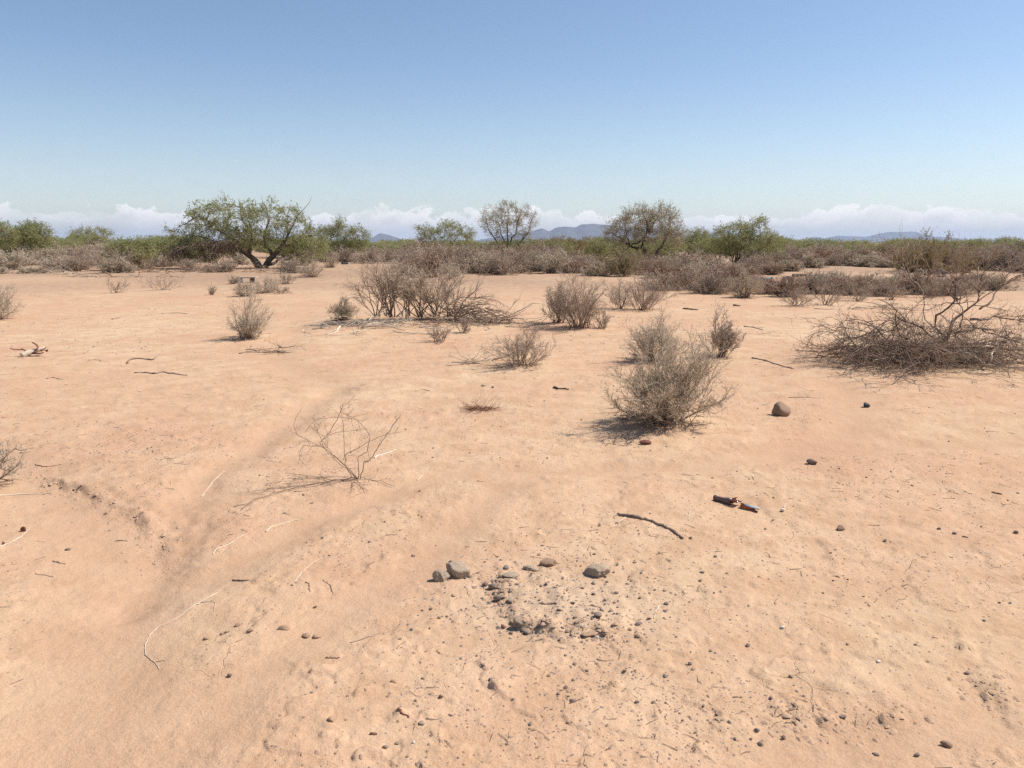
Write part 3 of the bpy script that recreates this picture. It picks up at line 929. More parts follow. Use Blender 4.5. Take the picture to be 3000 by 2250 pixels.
tree('mesquite_tree', 'tall grey wispy tree with a leaning dark limb and an olive lower crown', 1905, 782,
     [[(1905, 783, 0, 0.22), (1912, 762, 0, 0.19), (1922, 742, 0, 0.16), (1940, 718, 0, 0.11), (1952, 690, 0.2, 0.08), (1962, 650, 0.3, 0.02)],
      [(1908, 776, 0, 0.18), (1885, 740, 0, 0.16), (1880, 705, -0.1, 0.15), (1898, 680, -0.2, 0.13), (1890, 650, -0.2, 0.08), (1875, 615, -0.2, 0.02)],
      [(1880, 705, -0.1, 0.08), (1850, 720, -0.5, 0.06), (1815, 740, -0.8, 0.02)],
      [(1885, 738, 0, 0.10), (1840, 715, 0.4, 0.08), (1805, 690, 0.6, 0.05), (1775, 650, 0.7, 0.015)],
      [(1895, 682, -0.2, 0.08), (1920, 645, 0.4, 0.05), (1935, 610, 0.6, 0.015)],
      [(1845, 718, 0.4, 0.06), (1825, 670, -0.4, 0.04), (1830, 630, -0.5, 0.012)]],
     [(1800, 690, 0, 42, 42, 1.6, 0.8), (1865, 650, 0, 62, 48, 2.0, 1.7), (1935, 645, 0, 55, 46, 1.9, 1.4), (1880, 700, 0, 80, 35, 2.0, 1.0),
      (1975, 690, 0, 35, 40, 1.4, 0.7)],
     24, leaf='leaf_grey', n1=90, n2=760, tw=7, lk=4, leaf_keep=0.5, droop=0.0, up=0.35, ll=0.065, lw=0.018)
b = [(2110, 700, 0, 36, 42, 1.5, 1), (2160, 690, 0, 45, 50, 1.8, 1.4), (2215, 680, 0, 45, 44, 1.7, 1.2), (2255, 710, 0, 42, 28, 1.4, 0.8), (2160, 740, 0, 70, 22, 1.6, 0.8)]
tree('mesquite_tree', 'dark-stemmed green mesquite standing before the long right-hand mountain range', 2150, 780, auto_limbs(2150, 780, b, 7), b, 25, n1=50, n2=460, leaf_keep=0.8)
b = [(2020, 705, 0, 45, 34, 2.4, 1), (2050, 690, 0, 25, 28, 2.0, 0.7)]
tree('mesquite_tree', 'small bright green tree in the gap between two taller trees', 2025, 752, auto_limbs(2025, 752, b, 8), b, 26, n1=24, n2=260)
b = [(20, 690, 0, 45, 40, 1.8, 1), (-30, 690, 0, 50, 45, 1.8, 1)]
tree('mesquite_tree', 'green mesquite cut off by the left edge of the picture', -5, 772, auto_limbs(-5, 772, b, 9), b, 27, n1=30, n2=300)
b = [(80, 695, 0, 40, 34, 1.8, 1), (125, 690, 0, 42, 40, 1.8, 1.1), (105, 675, 0, 30, 32, 1.4, 0.5)]
tree('mesquite_tree', 'low green mesquite with dark spreading stems near the left edge', 92, 768, auto_limbs(92, 768, b, 10), b, 28, n1=30, n2=320)
b = [(245, 690, 0, 45, 28, 2.6, 1), (295, 690, 0, 45, 28, 2.6, 1)]
tree('mesquite_tree', 'wide green bushy mesquite behind the grey shrubs on the left', 270, 744, auto_limbs(270, 744, b, 12), b, 29, n1=30, n2=340)
b = [(375, 692, 0, 45, 28, 2.0, 1), (410, 695, 0, 35, 28, 2.0, 0.8)]
tree('mesquite_tree', 'green bushy mesquite with bare pale limbs in front, left of the spreading tree', 385, 752, auto_limbs(385, 752, b, 13), b, 30, n1=28, n2=300)
b = [(480, 705, 0, 50, 26, 2.0, 1), (530, 715, 0, 45, 24, 2.0, 1)]
tree('mesquite_tree', 'low green mesquite hiding behind the left flank of the spreading tree', 505, 756, auto_limbs(505, 756, b, 14), b, 31, n1=28, n2=300)
b = [(1650, 715, 0, 60, 20, 2.4, 1), (1740, 715, 0, 60, 22, 2.4, 1)]
tree('palo_verde_tree', 'low olive-green tree below the mountain left of the wispy grey tree', 1700, 756, auto_limbs(1700, 756, b, 15, 0.07), b, 32, n1=28, n2=380, leaf='leaf_olive')
b = [(2940, 715, 0, 40, 22, 3.0, 1), (2900, 720, 0, 30, 16, 3.0, 0.5)]
tree('mesquite_tree', 'dark green tree on the horizon by the right edge of the picture', 2930, 745, auto_limbs(2930, 745, b, 16), b, 33, n1=28, n2=320)


# ------------------------------------------------------------------ near and middle shrubs, one by one
for row in [
    # label, x, y base, width, top, style, seed
    ('pale sage-grey rounded bush, the largest in the sandy clearing', 1945, 1236, 350, 1010, 'sage', 101),
    ('pale dry bush standing right behind the largest sage bush', 1915, 1060, 230, 925, 'fuzzy', 102),
    ('upright brown-grey bush with bare stems right of the largest sage bush', 2112, 1036, 130, 905, 'vase', 103),
    ('low spreading brown-stemmed bush between the dead thicket and the sage bush', 1530, 1070, 200, 948, 'wisp', 104),
    ('small vase-shaped twiggy bush at the foot of the dead thicket', 1288, 1000, 120, 925, 'vase_small', 105),
    ('tiny leafless bush just right of the small vase-shaped one', 1362, 975, 70, 918, 'vase_small', 106),
    ('small green-grey tuft at the left end of the dead thicket', 1003, 938, 80, 862, 'sage', 107),
    ('tall upright bush with many straight brown stems right of the dead thicket', 1700, 957, 175, 765, 'vase', 108),
    ('smaller twiggy bush leaning on the left of the tall upright bush', 1635, 945, 110, 815, 'vase', 109),
    ('low open twig bush at the right foot of the tall upright bush', 1765, 962, 90, 895, 'vase_small', 110),
    ('brown branching bush with a pale bare stem behind the pale dry bush', 1885, 908, 170, 790, 'vase', 111),
    ('thin brown bush between the tall upright bush and the pale-stemmed one', 1815, 905, 120, 800, 'wisp', 112),
    ('single fuzzy grey bush alone on the open sand on the left', 730, 988, 130, 864, 'fuzzy', 113),
    ('low spreading vase-shaped twig bush on open sand below the left shrub belt', 480, 850, 150, 798, 'vase_small', 114),
    ('small low twig bush next to the spreading vase-shaped one', 345, 858, 100, 812, 'vase_small', 115),
    ('tiny upright twig bush on sand left of the grey shrub cluster', 622, 864, 32, 824, 'vase_small', 116),
    ('grey fan-shaped shrub with dark forked stem below the spreading mesquite', 775, 858, 120, 798, 'fuzzy', 117),
    ('pale fuzzy shrub at the left of the fan-shaped grey one', 720, 868, 85, 815, 'fuzzy', 118),
    ('brown spreading bush low on the right of the fan-shaped grey shrub', 822, 860, 70, 832, 'wisp', 119),
    ('small pale shrub behind the fan-shaped grey one', 840, 832, 62, 787, 'fuzzy', 120),
    ('small grey shrub beside the tan-topped discarded board', 686, 832, 52, 798, 'fuzzy', 121),
    ('dense grey-green bush at the right foot of the spreading mesquite', 915, 812, 92, 752, 'sage', 122),
    ('grey bush behind the dense one right of the spreading mesquite', 972, 784, 72, 738, 'sage', 123),
    ('tall grey-brown woody bush with pale crooked stems in the left shrub belt', 320, 800, 150, 703, 'vase', 124),
    ('twiggy grey bush between the pale-stemmed one and the spreading mesquite', 438, 796, 90, 742, 'vase_small', 125),
    ('fuzzy grey bush cut by the left edge on the open sand', -8, 936, 130, 800, 'fuzzy', 126),
    ('pale twiggy bush cut by the left edge nearest the camera', -62, 1425, 200, 1265, 'fuzzy', 127),
    ('round buff bush with dark shaded foot on the sand right of centre', 2180, 872, 125, 772, 'sage', 128),
    ('small dry tuft on the flat in front of the vase-shaped tree', 1552, 804, 26, 784, 'vase_small', 129),
    ('grey bush in front of the brown thicket near the centre', 1318, 818, 80, 752, 'fuzzy', 130),
    ('low brown bush at the near end of the right-hand shrub row', 2335, 896, 120, 830, 'wisp', 131),
    ('reddish low bush second along the right-hand shrub row', 2420, 893, 120, 815, 'vase_small', 132),
    ('low grey-brown bush third along the right-hand shrub row', 2510, 882, 130, 815, 'wisp', 133),
    ('low tangled bush before the brush pile in the right-hand shrub row', 2610, 878, 120, 808, 'vase_small', 134),
    ('brown bush behind the dead tree at the right', 2720, 872, 140, 800, 'wisp', 135),
    ('brown bush at the far right behind the brush pile', 2835, 862, 140, 795, 'wisp', 136),
]:
    shrub('desert_shrub', *row)

# ------------------------------------------------------------------ shrub belt: copies of a few kinds
PROTO = {}
for st, hs in (('far_brown', (1.3, 1.1, 1.5)), ('far_grey', (1.0, 0.8, 1.2)), ('far_red', (0.8, 1.0, 0.7)), ('far_olive', (1.7, 1.5)), ('far_pale', (0.8, 0.65))):
    PROTO[st] = [(h, 1.45 * h, shrub_parts(300 + 7 * i + len(st), h, 1.45 * h, st)) for i, h in enumerate(hs)]
GREEN = []
for i in range(3):
    rg = np.random.RandomState(400 + i)
    bl = [(rg.uniform(-1.6, 1.6), rg.uniform(-1.2, 1.2), rg.uniform(0.9, 1.9), rg.uniform(0.9, 1.5), rg.uniform(0.9, 1.5), rg.uniform(0.7, 1.1), 1) for _ in range(4)]
    lb = [[(0, 0, -0.1, 0.10), (x * 0.3, y * 0.3, z * 0.4, 0.08), (x * 0.7, y * 0.7, z * 0.8, 0.05), (x, y, z, 0.02)] for x, y, z, *_ in bl]
    GREEN.append((2.9, 5.0, tree_meshes(410 + i, lb, bl, n1=30, n2=300, tw=5)))
PROTO['green'] = GREEN
BELT = {
    'far_brown': ('desert_shrub', 'shrub', 'far brown leafless bush in the crowded rear belt under the horizon', 'brown bushes of the shrub belt'),
    'far_grey': ('desert_shrub', 'shrub', 'far grey dry bush in the crowded rear belt under the horizon', 'grey bushes of the shrub belt'),
    'far_red': ('desert_shrub', 'shrub', 'far reddish-brown bush in the crowded rear belt under the horizon', 'reddish bushes of the shrub belt'),
    'far_olive': ('creosote_bush', 'shrub', 'far olive-leaved creosote bush in the crowded rear belt under the horizon', 'creosote bushes of the shrub belt'),
    'far_pale': ('desert_shrub', 'shrub', 'low pale buff mound-shaped bush in the crowded belt below the horizon', 'pale mounded bushes of the shrub belt'),
    'green': ('mesquite_bush', 'tree', 'far green mesquite in the rear line along the horizon', 'green mesquites along the horizon'),
}
brg = np.random.RandomState(77)
taken = []


WHERE = [(-200, 60, 'at the left edge'), (60, 210, 'below the low dark-stemmed mesquite'), (210, 350, 'by the tall crooked-stemmed bush'),
         (350, 560, 'before the broad spreading mesquite'), (560, 880, 'under the broad spreading mesquite'), (880, 1160, 'right of the broad spreading mesquite'),
         (1160, 1400, 'below the bright green rounded mesquite'), (1400, 1640, 'around the vase-shaped tree'), (1640, 1800, 'just before the tall grey wispy tree'),
         (1800, 2000, 'under the tall grey wispy tree'), (2000, 2300, 'around the dark-stemmed green mesquite'), (2300, 2480, 'below the long mountain range'),
         (2480, 2640, 'just short of the dead tree'), (2640, 3200, 'behind the dead tree and brush pile')]
ORD = ['leftmost', 'second', 'third', 'fourth', 'fifth', 'sixth', 'seventh', 'eighth']
KIND = {'green': 'green mesquite bush', 'far_brown': 'brown leafless bush', 'far_grey': 'grey dry bush', 'far_red': 'low reddish-brown bush', 'far_olive': 'olive-leaved creosote bush', 'far_pale': 'pale buff mounded bush'}


def belt_labels(rows):
    out = {}
    for a, b_, wh_ in WHERE:
        for st in KIND:
            rs = sorted([r for r in rows if r[3] == st and a <= r[0] < b_])
            for i, r in enumerate(rs):
                out[r] = KIND[st] + ' ' + wh_ if len(rs) == 1 else '%s %s%s %s' % (ORD[i] if i < 8 else 'last', KIND[st], '' if i == 0 else ' from the left', wh_)
    return out


def belt(px, py, hpx, st, wf=1.0, label=None, force=True):
    p = at(px, py); s = mpp(p.y)
    h0, w0, parts = PROTO[st][brg.randint(len(PROTO[st]))]
    h = hpx * s / h0
    nm, cat, lab, grp = BELT[st]
    root = thing(nm, label or lab, cat, p, brg.uniform(0, 6.28), grp)
    root.scale = (h * wf, h * wf, h)
    place_parts(root, parts)
    taken.append((p.x, p.y))


BELT_ROWS = [
    # left belt
    (30, 790, 60, 'far_grey', 1.2), (80, 800, 28, 'far_grey', 1.8), (170, 788, 40, 'far_grey', 1.5), (150, 775, 50, 'far_pale', 1.5),
    (240, 790, 75, 'far_brown', 1.0), (215, 795, 50, 'far_brown', 1.2), (275, 780, 85, 'far_brown', 1.0), (370, 792, 80, 'far_brown', 0.9), (405, 785, 55, 'far_grey', 1.4),
    (470, 782, 48, 'far_grey', 1.4), (520, 780, 40, 'far_brown', 1.3), (130, 800, 22, 'far_brown', 2.0), (10, 802, 30, 'far_grey', 1.5),
    (950, 768, 52, 'far_brown', 1.0), (1020, 768, 60, 'far_brown', 1.1), (1075, 772, 48, 'far_brown', 1.2), (1130, 768, 46, 'far_brown', 1.2),
    (560, 795, 40, 'far_brown', 1.2), (610, 798, 34, 'far_brown', 1.4), (660, 797, 38, 'far_brown', 1.2), (850, 800, 50, 'far_brown', 1.0), (590, 770, 40, 'far_grey', 1.3),
    # centre thicket
    (1200, 806, 88, 'far_brown', 0.9), (1255, 812, 98, 'far_red', 0.9), (1300, 800, 92, 'far_brown', 0.9), (1225, 795, 80, 'far_grey', 1.0), (1290, 772, 56, 'far_olive', 1.0),
    (1370, 798, 85, 'far_brown', 0.9), (1420, 800, 72, 'far_grey', 1.0), (1465, 805, 85, 'far_brown', 1.0), (1510, 800, 70, 'far_brown', 1.1), (1560, 795, 74, 'far_grey', 1.0),
    (1600, 795, 80, 'far_brown', 0.9), (1640, 785, 62, 'far_brown', 1.0), (1590, 775, 70, 'far_red', 1.0), (1410, 775, 66, 'far_brown', 1.1), (1530, 775, 70, 'far_brown', 1.0),
    (1345, 775, 66, 'far_brown', 1.1), (1690, 800, 55, 'far_red', 1.1), (1745, 808, 60, 'far_pale', 1.1), (1790, 805, 85, 'far_olive', 0.8), (1830, 810, 92, 'far_olive', 0.8),
    (1870, 800, 80, 'far_olive', 0.9), (1770, 790, 75, 'far_olive', 1.0), (1730, 780, 60, 'far_olive', 1.1), (1935, 815, 62, 'far_red', 1.2), (1985, 812, 72, 'far_brown', 1.0),
    (2040, 815, 84, 'far_grey', 0.9), (2080, 830, 58, 'far_red', 1.3), (2005, 848, 48, 'far_red', 1.4), (2075, 860, 60, 'far_brown', 1.1), (2130, 850, 70, 'far_red', 1.0),
    (2180, 810, 86, 'far_brown', 0.9), (2230, 800, 80, 'far_brown', 1.0), (2260, 805, 58, 'far_red', 1.2), (2305, 795, 44, 'far_pale', 1.2), (2375, 785, 42, 'far_pale', 1.2),
    (2250, 860, 52, 'far_red', 1.3), (2300, 870, 46, 'far_red', 1.3), (2390, 860, 50, 'far_brown', 1.3), (2460, 855, 50, 'far_red', 1.3), (2540, 850, 46, 'far_brown', 1.4),
    (2330, 845, 34, 'far_red', 1.5), (2640, 850, 44, 'far_grey', 1.5), (2560, 782, 36, 'far_pale', 2.0), (2520, 780, 34, 'far_pale', 1.8), (2600, 784, 34, 'far_pale', 1.6),
    (2430, 778, 44, 'far_brown', 1.2), (2480, 778, 48, 'far_brown', 1.2), (2340, 775, 48, 'far_brown', 1.3),
    # creosotes on the right
    (2665, 800, 110, 'far_olive', 0.7), (2720, 805, 130, 'far_olive', 0.65), (2770, 800, 100, 'far_olive', 0.8), (2690, 795, 90, 'far_brown', 0.9), (2820, 798, 86, 'far_olive', 0.8),
    (2870, 790, 74, 'far_brown', 1.1), (2920, 792, 76, 'far_brown', 1.1), (2970, 795, 80, 'far_brown', 1.1), (2745, 800, 70, 'far_red', 1.0), (3020, 800, 80, 'far_brown', 1.0),
    (150, 752, 68, 'green', 0.9), (205, 750, 62, 'green', 1.0), (330, 753, 66, 'green', 0.9), (440, 757, 58, 'green', 1.0), (570, 762, 60, 'green', 1.0),
    (905, 766, 78, 'green', 0.8), (945, 764, 84, 'green', 0.8), (1090, 756, 60, 'green', 1.0), (1190, 754, 60, 'green', 1.0), (1405, 752, 56, 'green', 1.0), (1560, 756, 60, 'green', 1.0),
    (1640, 762, 66, 'green', 0.9), (1760, 768, 78, 'green', 0.9), (1815, 766, 72, 'green', 0.9), (1975, 766, 84, 'green', 0.8), (2060, 764, 78, 'green', 0.8), (2105, 772, 76, 'green', 0.8),
    (2235, 766, 70, 'green', 0.9), (2275, 758, 62, 'green', 1.0), (2340, 750, 48, 'green', 1.1), (2600, 752, 52, 'green', 1.1), (2830, 754, 52, 'green', 1.1),
    # a looser second rank
    (60, 770, 62, 'far_grey', 1.2), (190, 772, 60, 'far_brown', 1.2), (300, 765, 55, 'far_grey', 1.3), (345, 800, 50, 'far_grey', 1.2), (440, 770, 50, 'far_brown', 1.3),
    (540, 768, 48, 'far_brown', 1.3), (700, 775, 44, 'far_grey', 1.4), (890, 778, 52, 'far_brown', 1.2), (1100, 760, 45, 'far_brown', 1.4), (1170, 772, 58, 'far_brown', 1.2),
    (1240, 770, 62, 'far_red', 1.2), (1440, 785, 76, 'far_brown', 1.0), (1490, 790, 80, 'far_red', 1.0), (1620, 800, 70, 'far_grey', 1.0), (1670, 775, 60, 'far_olive', 1.2),
    (1715, 795, 66, 'far_brown', 1.1), (1850, 785, 70, 'far_red', 1.2), (1900, 805, 70, 'far_brown', 1.1), (1960, 790, 66, 'far_grey', 1.2), (2015, 790, 70, 'far_brown', 1.1),
    (2090, 795, 80, 'far_brown', 1.0), (2120, 815, 64, 'far_grey', 1.1), (2030, 840, 50, 'far_grey', 1.3), (1950, 850, 44, 'far_brown', 1.4), (2200, 780, 60, 'far_brown', 1.2),
    (2280, 775, 56, 'far_brown', 1.3), (2400, 770, 48, 'far_red', 1.4), (2330, 858, 40, 'far_brown', 1.5), (2430, 838, 42, 'far_grey', 1.6), (2500, 862, 44, 'far_red', 1.4),
    (2580, 868, 48, 'far_brown', 1.3), (2690, 860, 60, 'far_red', 1.2), (2770, 865, 56, 'far_brown', 1.3), (2850, 845, 50, 'far_red', 1.3), (2920, 850, 46, 'far_grey', 1.3),
    (2640, 775, 60, 'far_brown', 1.2), (2700, 770, 60, 'far_olive', 1.2), (2790, 775, 62, 'far_brown', 1.2), (2850, 770, 60, 'far_olive', 1.2), (2950, 772, 58, 'far_brown', 1.3),
]
LABS = belt_labels(BELT_ROWS)
for r_ in BELT_ROWS:
    px, py, h, st, wf = r_
    h *= brg.uniform(0.80, 1.12)
    if st == 'green':
        h *= 1.15
    elif px > 1900 and py > 836:
        h *= 1.3
    elif 1640 < px < 2330 and py < 820:
        h *= 0.84
    belt(px, py, h, st, wf * 1.22, LABS[r_])
# further out the belt thickens towards the horizon
n_green = 0
for k in range(270):
    y = 80 + 150 * brg.uniform() ** 1.4
    x = y * brg.uniform(-0.70, 0.70)
    px = 1500 + FPX * x / (y * math.cos(PITCH) + CAM_H * math.sin(PITCH))
    u = brg.uniform()
    greenish = 0.70 if px < 1250 else (0.50 if px < 2300 else 0.22)
    if u < greenish:
        st, h = 'green', brg.uniform(1.6, 2.7)
    else:
        st = ['far_brown', 'far_brown', 'far_grey', 'far_olive', 'far_grey', 'far_red', 'far_pale'][brg.randint(7)]
        h = brg.uniform(1.2, 1.9)
    h0, w0, parts = PROTO[st][brg.randint(len(PROTO[st]))]
    nm, cat, lab, grp = BELT[st]
    root = thing(nm, lab, cat, (x, y, gz(x, y)), brg.uniform(0, 6.28), grp)
    wf = brg.uniform(1.2, 1.8)
    root.scale = (h / h0 * wf, h / h0 * wf, h / h0)
    place_parts(root, [q for q in parts if q[0] not in ('stem', 'limb')])


def far_scrub():
    """the scrub beyond, where single bushes no longer show"""
    rg = np.random.RandomState(90)
    for nm, mat, cnt, hr, lab in (('far_scrub', 'brown_twig', 1000, (1.0, 1.8), 'far brown scrub running to the horizon'),
                                  ('far_treeline', 'leaf_green', 1200, (1.5, 2.7), 'far green treeline along the horizon')):
        y = 190 * np.exp(rg.uniform(0, 2.2, cnt)); x = y * rg.uniform(-0.85, 0.85, cnt)
        h = rg.uniform(*hr, cnt); k = 40
        v = unit(rg.normal(0, 1, (cnt, k, 3))) * (rg.uniform(0.2, 1, (cnt, k)) ** 0.4)[..., None]
        c = np.stack([x, y, ground_z(x, y) + h * 0.5], 1)
        C = c[:, None] + v * (h[:, None, None] * np.array([1.1, 1.1, 0.55]))
        D = unit(rg.normal(0, 1, (cnt, k, 3)) + np.array([0, 0, 0.8])) * (h * 0.2)[:, None, None]
        Sv = unit(np.cross(D, rg.normal(0, 1, (cnt, k, 3)))) * (h * 0.09)[:, None, None]
        w = Wood().quads(C.reshape(-1, 3), D.reshape(-1, 3), Sv.reshape(-1, 3), rg)
        tag(link(nm, w.mesh(nm, mat, False)), lab, 'scrub', kind='stuff')


far_scrub()


# ------------------------------------------------------------------ the dead thicket in the middle
def thicket():
    c = at(1215, 932); s = mpp(c.y); rng = np.random.RandomState(601)
    root = thing('dead_thicket', 'wide thicket of dead brown stems with fallen pale branches in mid clearing', 'thicket', c)

    def L(px, py, dy=0.0):
        return np.array([(px - 1215) * s, dy, (932 - py) * s])
    allP = []
    for gx, n, hgt, sp in ((1150, 12, 140, 75), (1192, 8, 125, 55), (1232, 10, 130, 50), (1275, 12, 140, 75), (1110, 8, 90, 60), (1320, 8, 105, 60)):
        b0 = L(gx, 926, rng.uniform(-0.2, 0.2))
        tip = np.stack([rng.normal(0, sp, n) * s, rng.normal(0, 0.3, n), rng.uniform(0.6, 1.0, n) * hgt * s], 1)
        ln = np.linalg.norm(tip, axis=1)
        P = grow(rng, b0 + rng.normal(0, 0.05, (n, 3)) * [1, 1, 0.2], tip + np.array([0, 0, 0.25]), ln, 8, 0.13, -0.01)
        allP.append(P)
        w = Wood().tubes(P, taper(rng.uniform(0.008, 0.017, n), 0.004, 8), 5, rng)
        link('stem', w.mesh('stem', 'mid_bark'), root)
    P = np.concatenate(allP)
    tw = Wood()
    p, d, par, t = spawn(rng, P, 9, 0.25, 1.0, 0.2, 0.8)
    P1 = grow(rng, p, d + np.array([0, 0, 0.2]), rng.uniform(0.15, 0.5, len(p)), 5, 0.15, -0.02)
    tw.tubes(P1, taper(np.full(len(p), 0.0042), 0.002, 5), 3, rng, False)
    p, d, par, t = spawn(rng, P1, 8, 0.15, 1.0, 0.3, 0.9)
    P2 = grow(rng, p, d, rng.uniform(0.06, 0.24, len(p)), 3, 0.25, -0.03)
    tw.tubes(P2, taper(np.full(len(p), 0.0026), 0.0014, 3), 3, rng, False)
    link('twigs', tw.mesh('twigs', 'straw_twig'), root)
    # long arching bare shoots
    for line in ([(1290, 920), (1330, 870), (1390, 862), (1450, 880), (1490, 905)], [(1310, 925), (1370, 905), (1430, 900), (1500, 915)],
                 [(1140, 915), (1120, 850), (1090, 790), (1060, 770)], [(1150, 920), (1170, 850), (1175, 800), (1165, 760)], [(1240, 915), (1280, 850), (1330, 810), (1345, 790)]):
        Q = resample(np.array([L(a, b_, rng.uniform(-0.3, 0.3)) for a, b_ in line]), 10)
        Q += rng.normal(0, 0.012, Q.shape)
        link('arching_shoot', Wood().tubes(Q[None], taper([0.011], [0.004], 10), 5, rng).mesh('arching_shoot', 'stick_brown'), root)
        p, d, par, t = spawn(rng, Q[None], 16, 0.2, 1, 0.3, 0.9)
        P3 = grow(rng, p, d, rng.uniform(0.1, 0.35, len(p)), 5, 0.2, -0.02)
        link('shoot_twigs', Wood().tubes(P3, taper(np.full(len(p), 0.003), 0.0015, 5), 3, rng).mesh('shoot_twigs', 'brown_twig'), root)

    def litter(name, lab, px, py, wx, wy, n, ln, hh, mat, rr):
        q = at(px, py)
        r2 = thing(name, lab, 'brushwood', q)
        k = np.stack([rng.normal(0, wx, n), rng.normal(0, wy, n), np.zeros(n)], 1)
        k[:, 2] = rng.uniform(0, hh, n) * np.exp(-(k[:, 0] / (1.3 * wx)) ** 2)
        a = rng.uniform(0, 6.28, n)
        Pp = grow(rng, k, np.stack([np.cos(a), 0.6 * np.sin(a), rng.uniform(-0.15, 0.3, n)], 1), rng.uniform(0.4, 1.0, n) * ln, 6, 0.22, -0.06)
        g = ground_z(Pp[..., 0].ravel() + q.x, Pp[..., 1].ravel() + q.y).reshape(Pp.shape[:2]) - q.z
        Pp[..., 2] = np.maximum(Pp[..., 2] + g * 0.5, g + 0.004)
        h_ = n // 5
        for i in range(6):
            link('branch', Wood().tubes(Pp[i:i + 1], taper([rr * 2.2], [rr], 6), 5, rng).mesh('branch', mat), r2)
        link('branches', Wood().tubes(Pp[6:], taper(rng.uniform(0.6, 1.4, n - 6) * rr, rr * 0.4, 6), 4, rng).mesh('branches', mat), r2)
        p_, d_, par_, t_ = spawn(rng, Pp, 5, 0.2, 1, 0.3, 1.0)
        P4 = grow(rng, p_, d_, rng.uniform(0.06, 0.22, len(p_)), 4, 0.25, -0.04)
        g = ground_z(P4[..., 0].ravel() + q.x, P4[..., 1].ravel() + q.y).reshape(P4.shape[:2]) - q.z
        P4[..., 2] = np.maximum(P4[..., 2], g + 0.004)
        link('twigs', Wood().tubes(P4, taper(np.full(len(p_), rr * 0.35), rr * 0.2, 4), 3, rng).mesh('twigs', mat), r2)
        return r2
    litter('fallen_branches', 'pale fallen branches strewn on the ground below the dead thicket', 1090, 955, 0.55, 0.45, 60, 0.9, 0.16, 'pale_wood', 0.008)
    litter('brush_heap', 'dark heap of brush at the right end of the dead thicket', 1380, 938, 0.35, 0.25, 120, 0.8, 0.42, 'stick_brown', 0.008)
    litter('fallen_branches', 'brown dead branches trailing right from the dark brush heap', 1450, 945, 0.45, 0.25, 40, 0.9, 0.12, 'brown_twig', 0.006)
    litter('fallen_branches', 'low dead twigs on the open sand right of the single fuzzy bush', 815, 1030, 0.16, 0.10, 16, 0.45, 0.06, 'stick_brown', 0.005)
    litter('twig_litter', 'small patch of red-brown plant litter on bare sand', 1400, 1200, 0.07, 0.035, 46, 0.10, 0.02, 'red_brown', 0.0022)
    litter('fallen_branches', 'sparse fallen twigs beside the low spreading bush', 1420, 1060, 0.2, 0.12, 18, 0.5, 0.04, 'brown_twig', 0.004)
    litter('fallen_branches', 'brushwood scattered in the shade of the right end of the shrub row', 2560, 905, 0.5, 0.2, 24, 0.6, 0.08, 'brown_twig', 0.006)
    litter('fallen_branches', 'grey brushwood lying before the left shrub belt', 170, 803, 0.7, 0.25, 30, 0.9, 0.2, 'grey_twig', 0.010)
    litter('fallen_branches', 'dead sticks lying at the foot of the pale crooked bush on the left', 330, 812, 1.4, 0.25, 22, 1.4, 0.06, 'mid_bark', 0.012)
    litter('fallen_branches', 'dark brushwood in the shade of the spreading mesquite', 650, 797, 2.2, 0.6, 130, 1.2, 0.5, 'mid_bark', 0.012)
    return litter


litter = thicket()


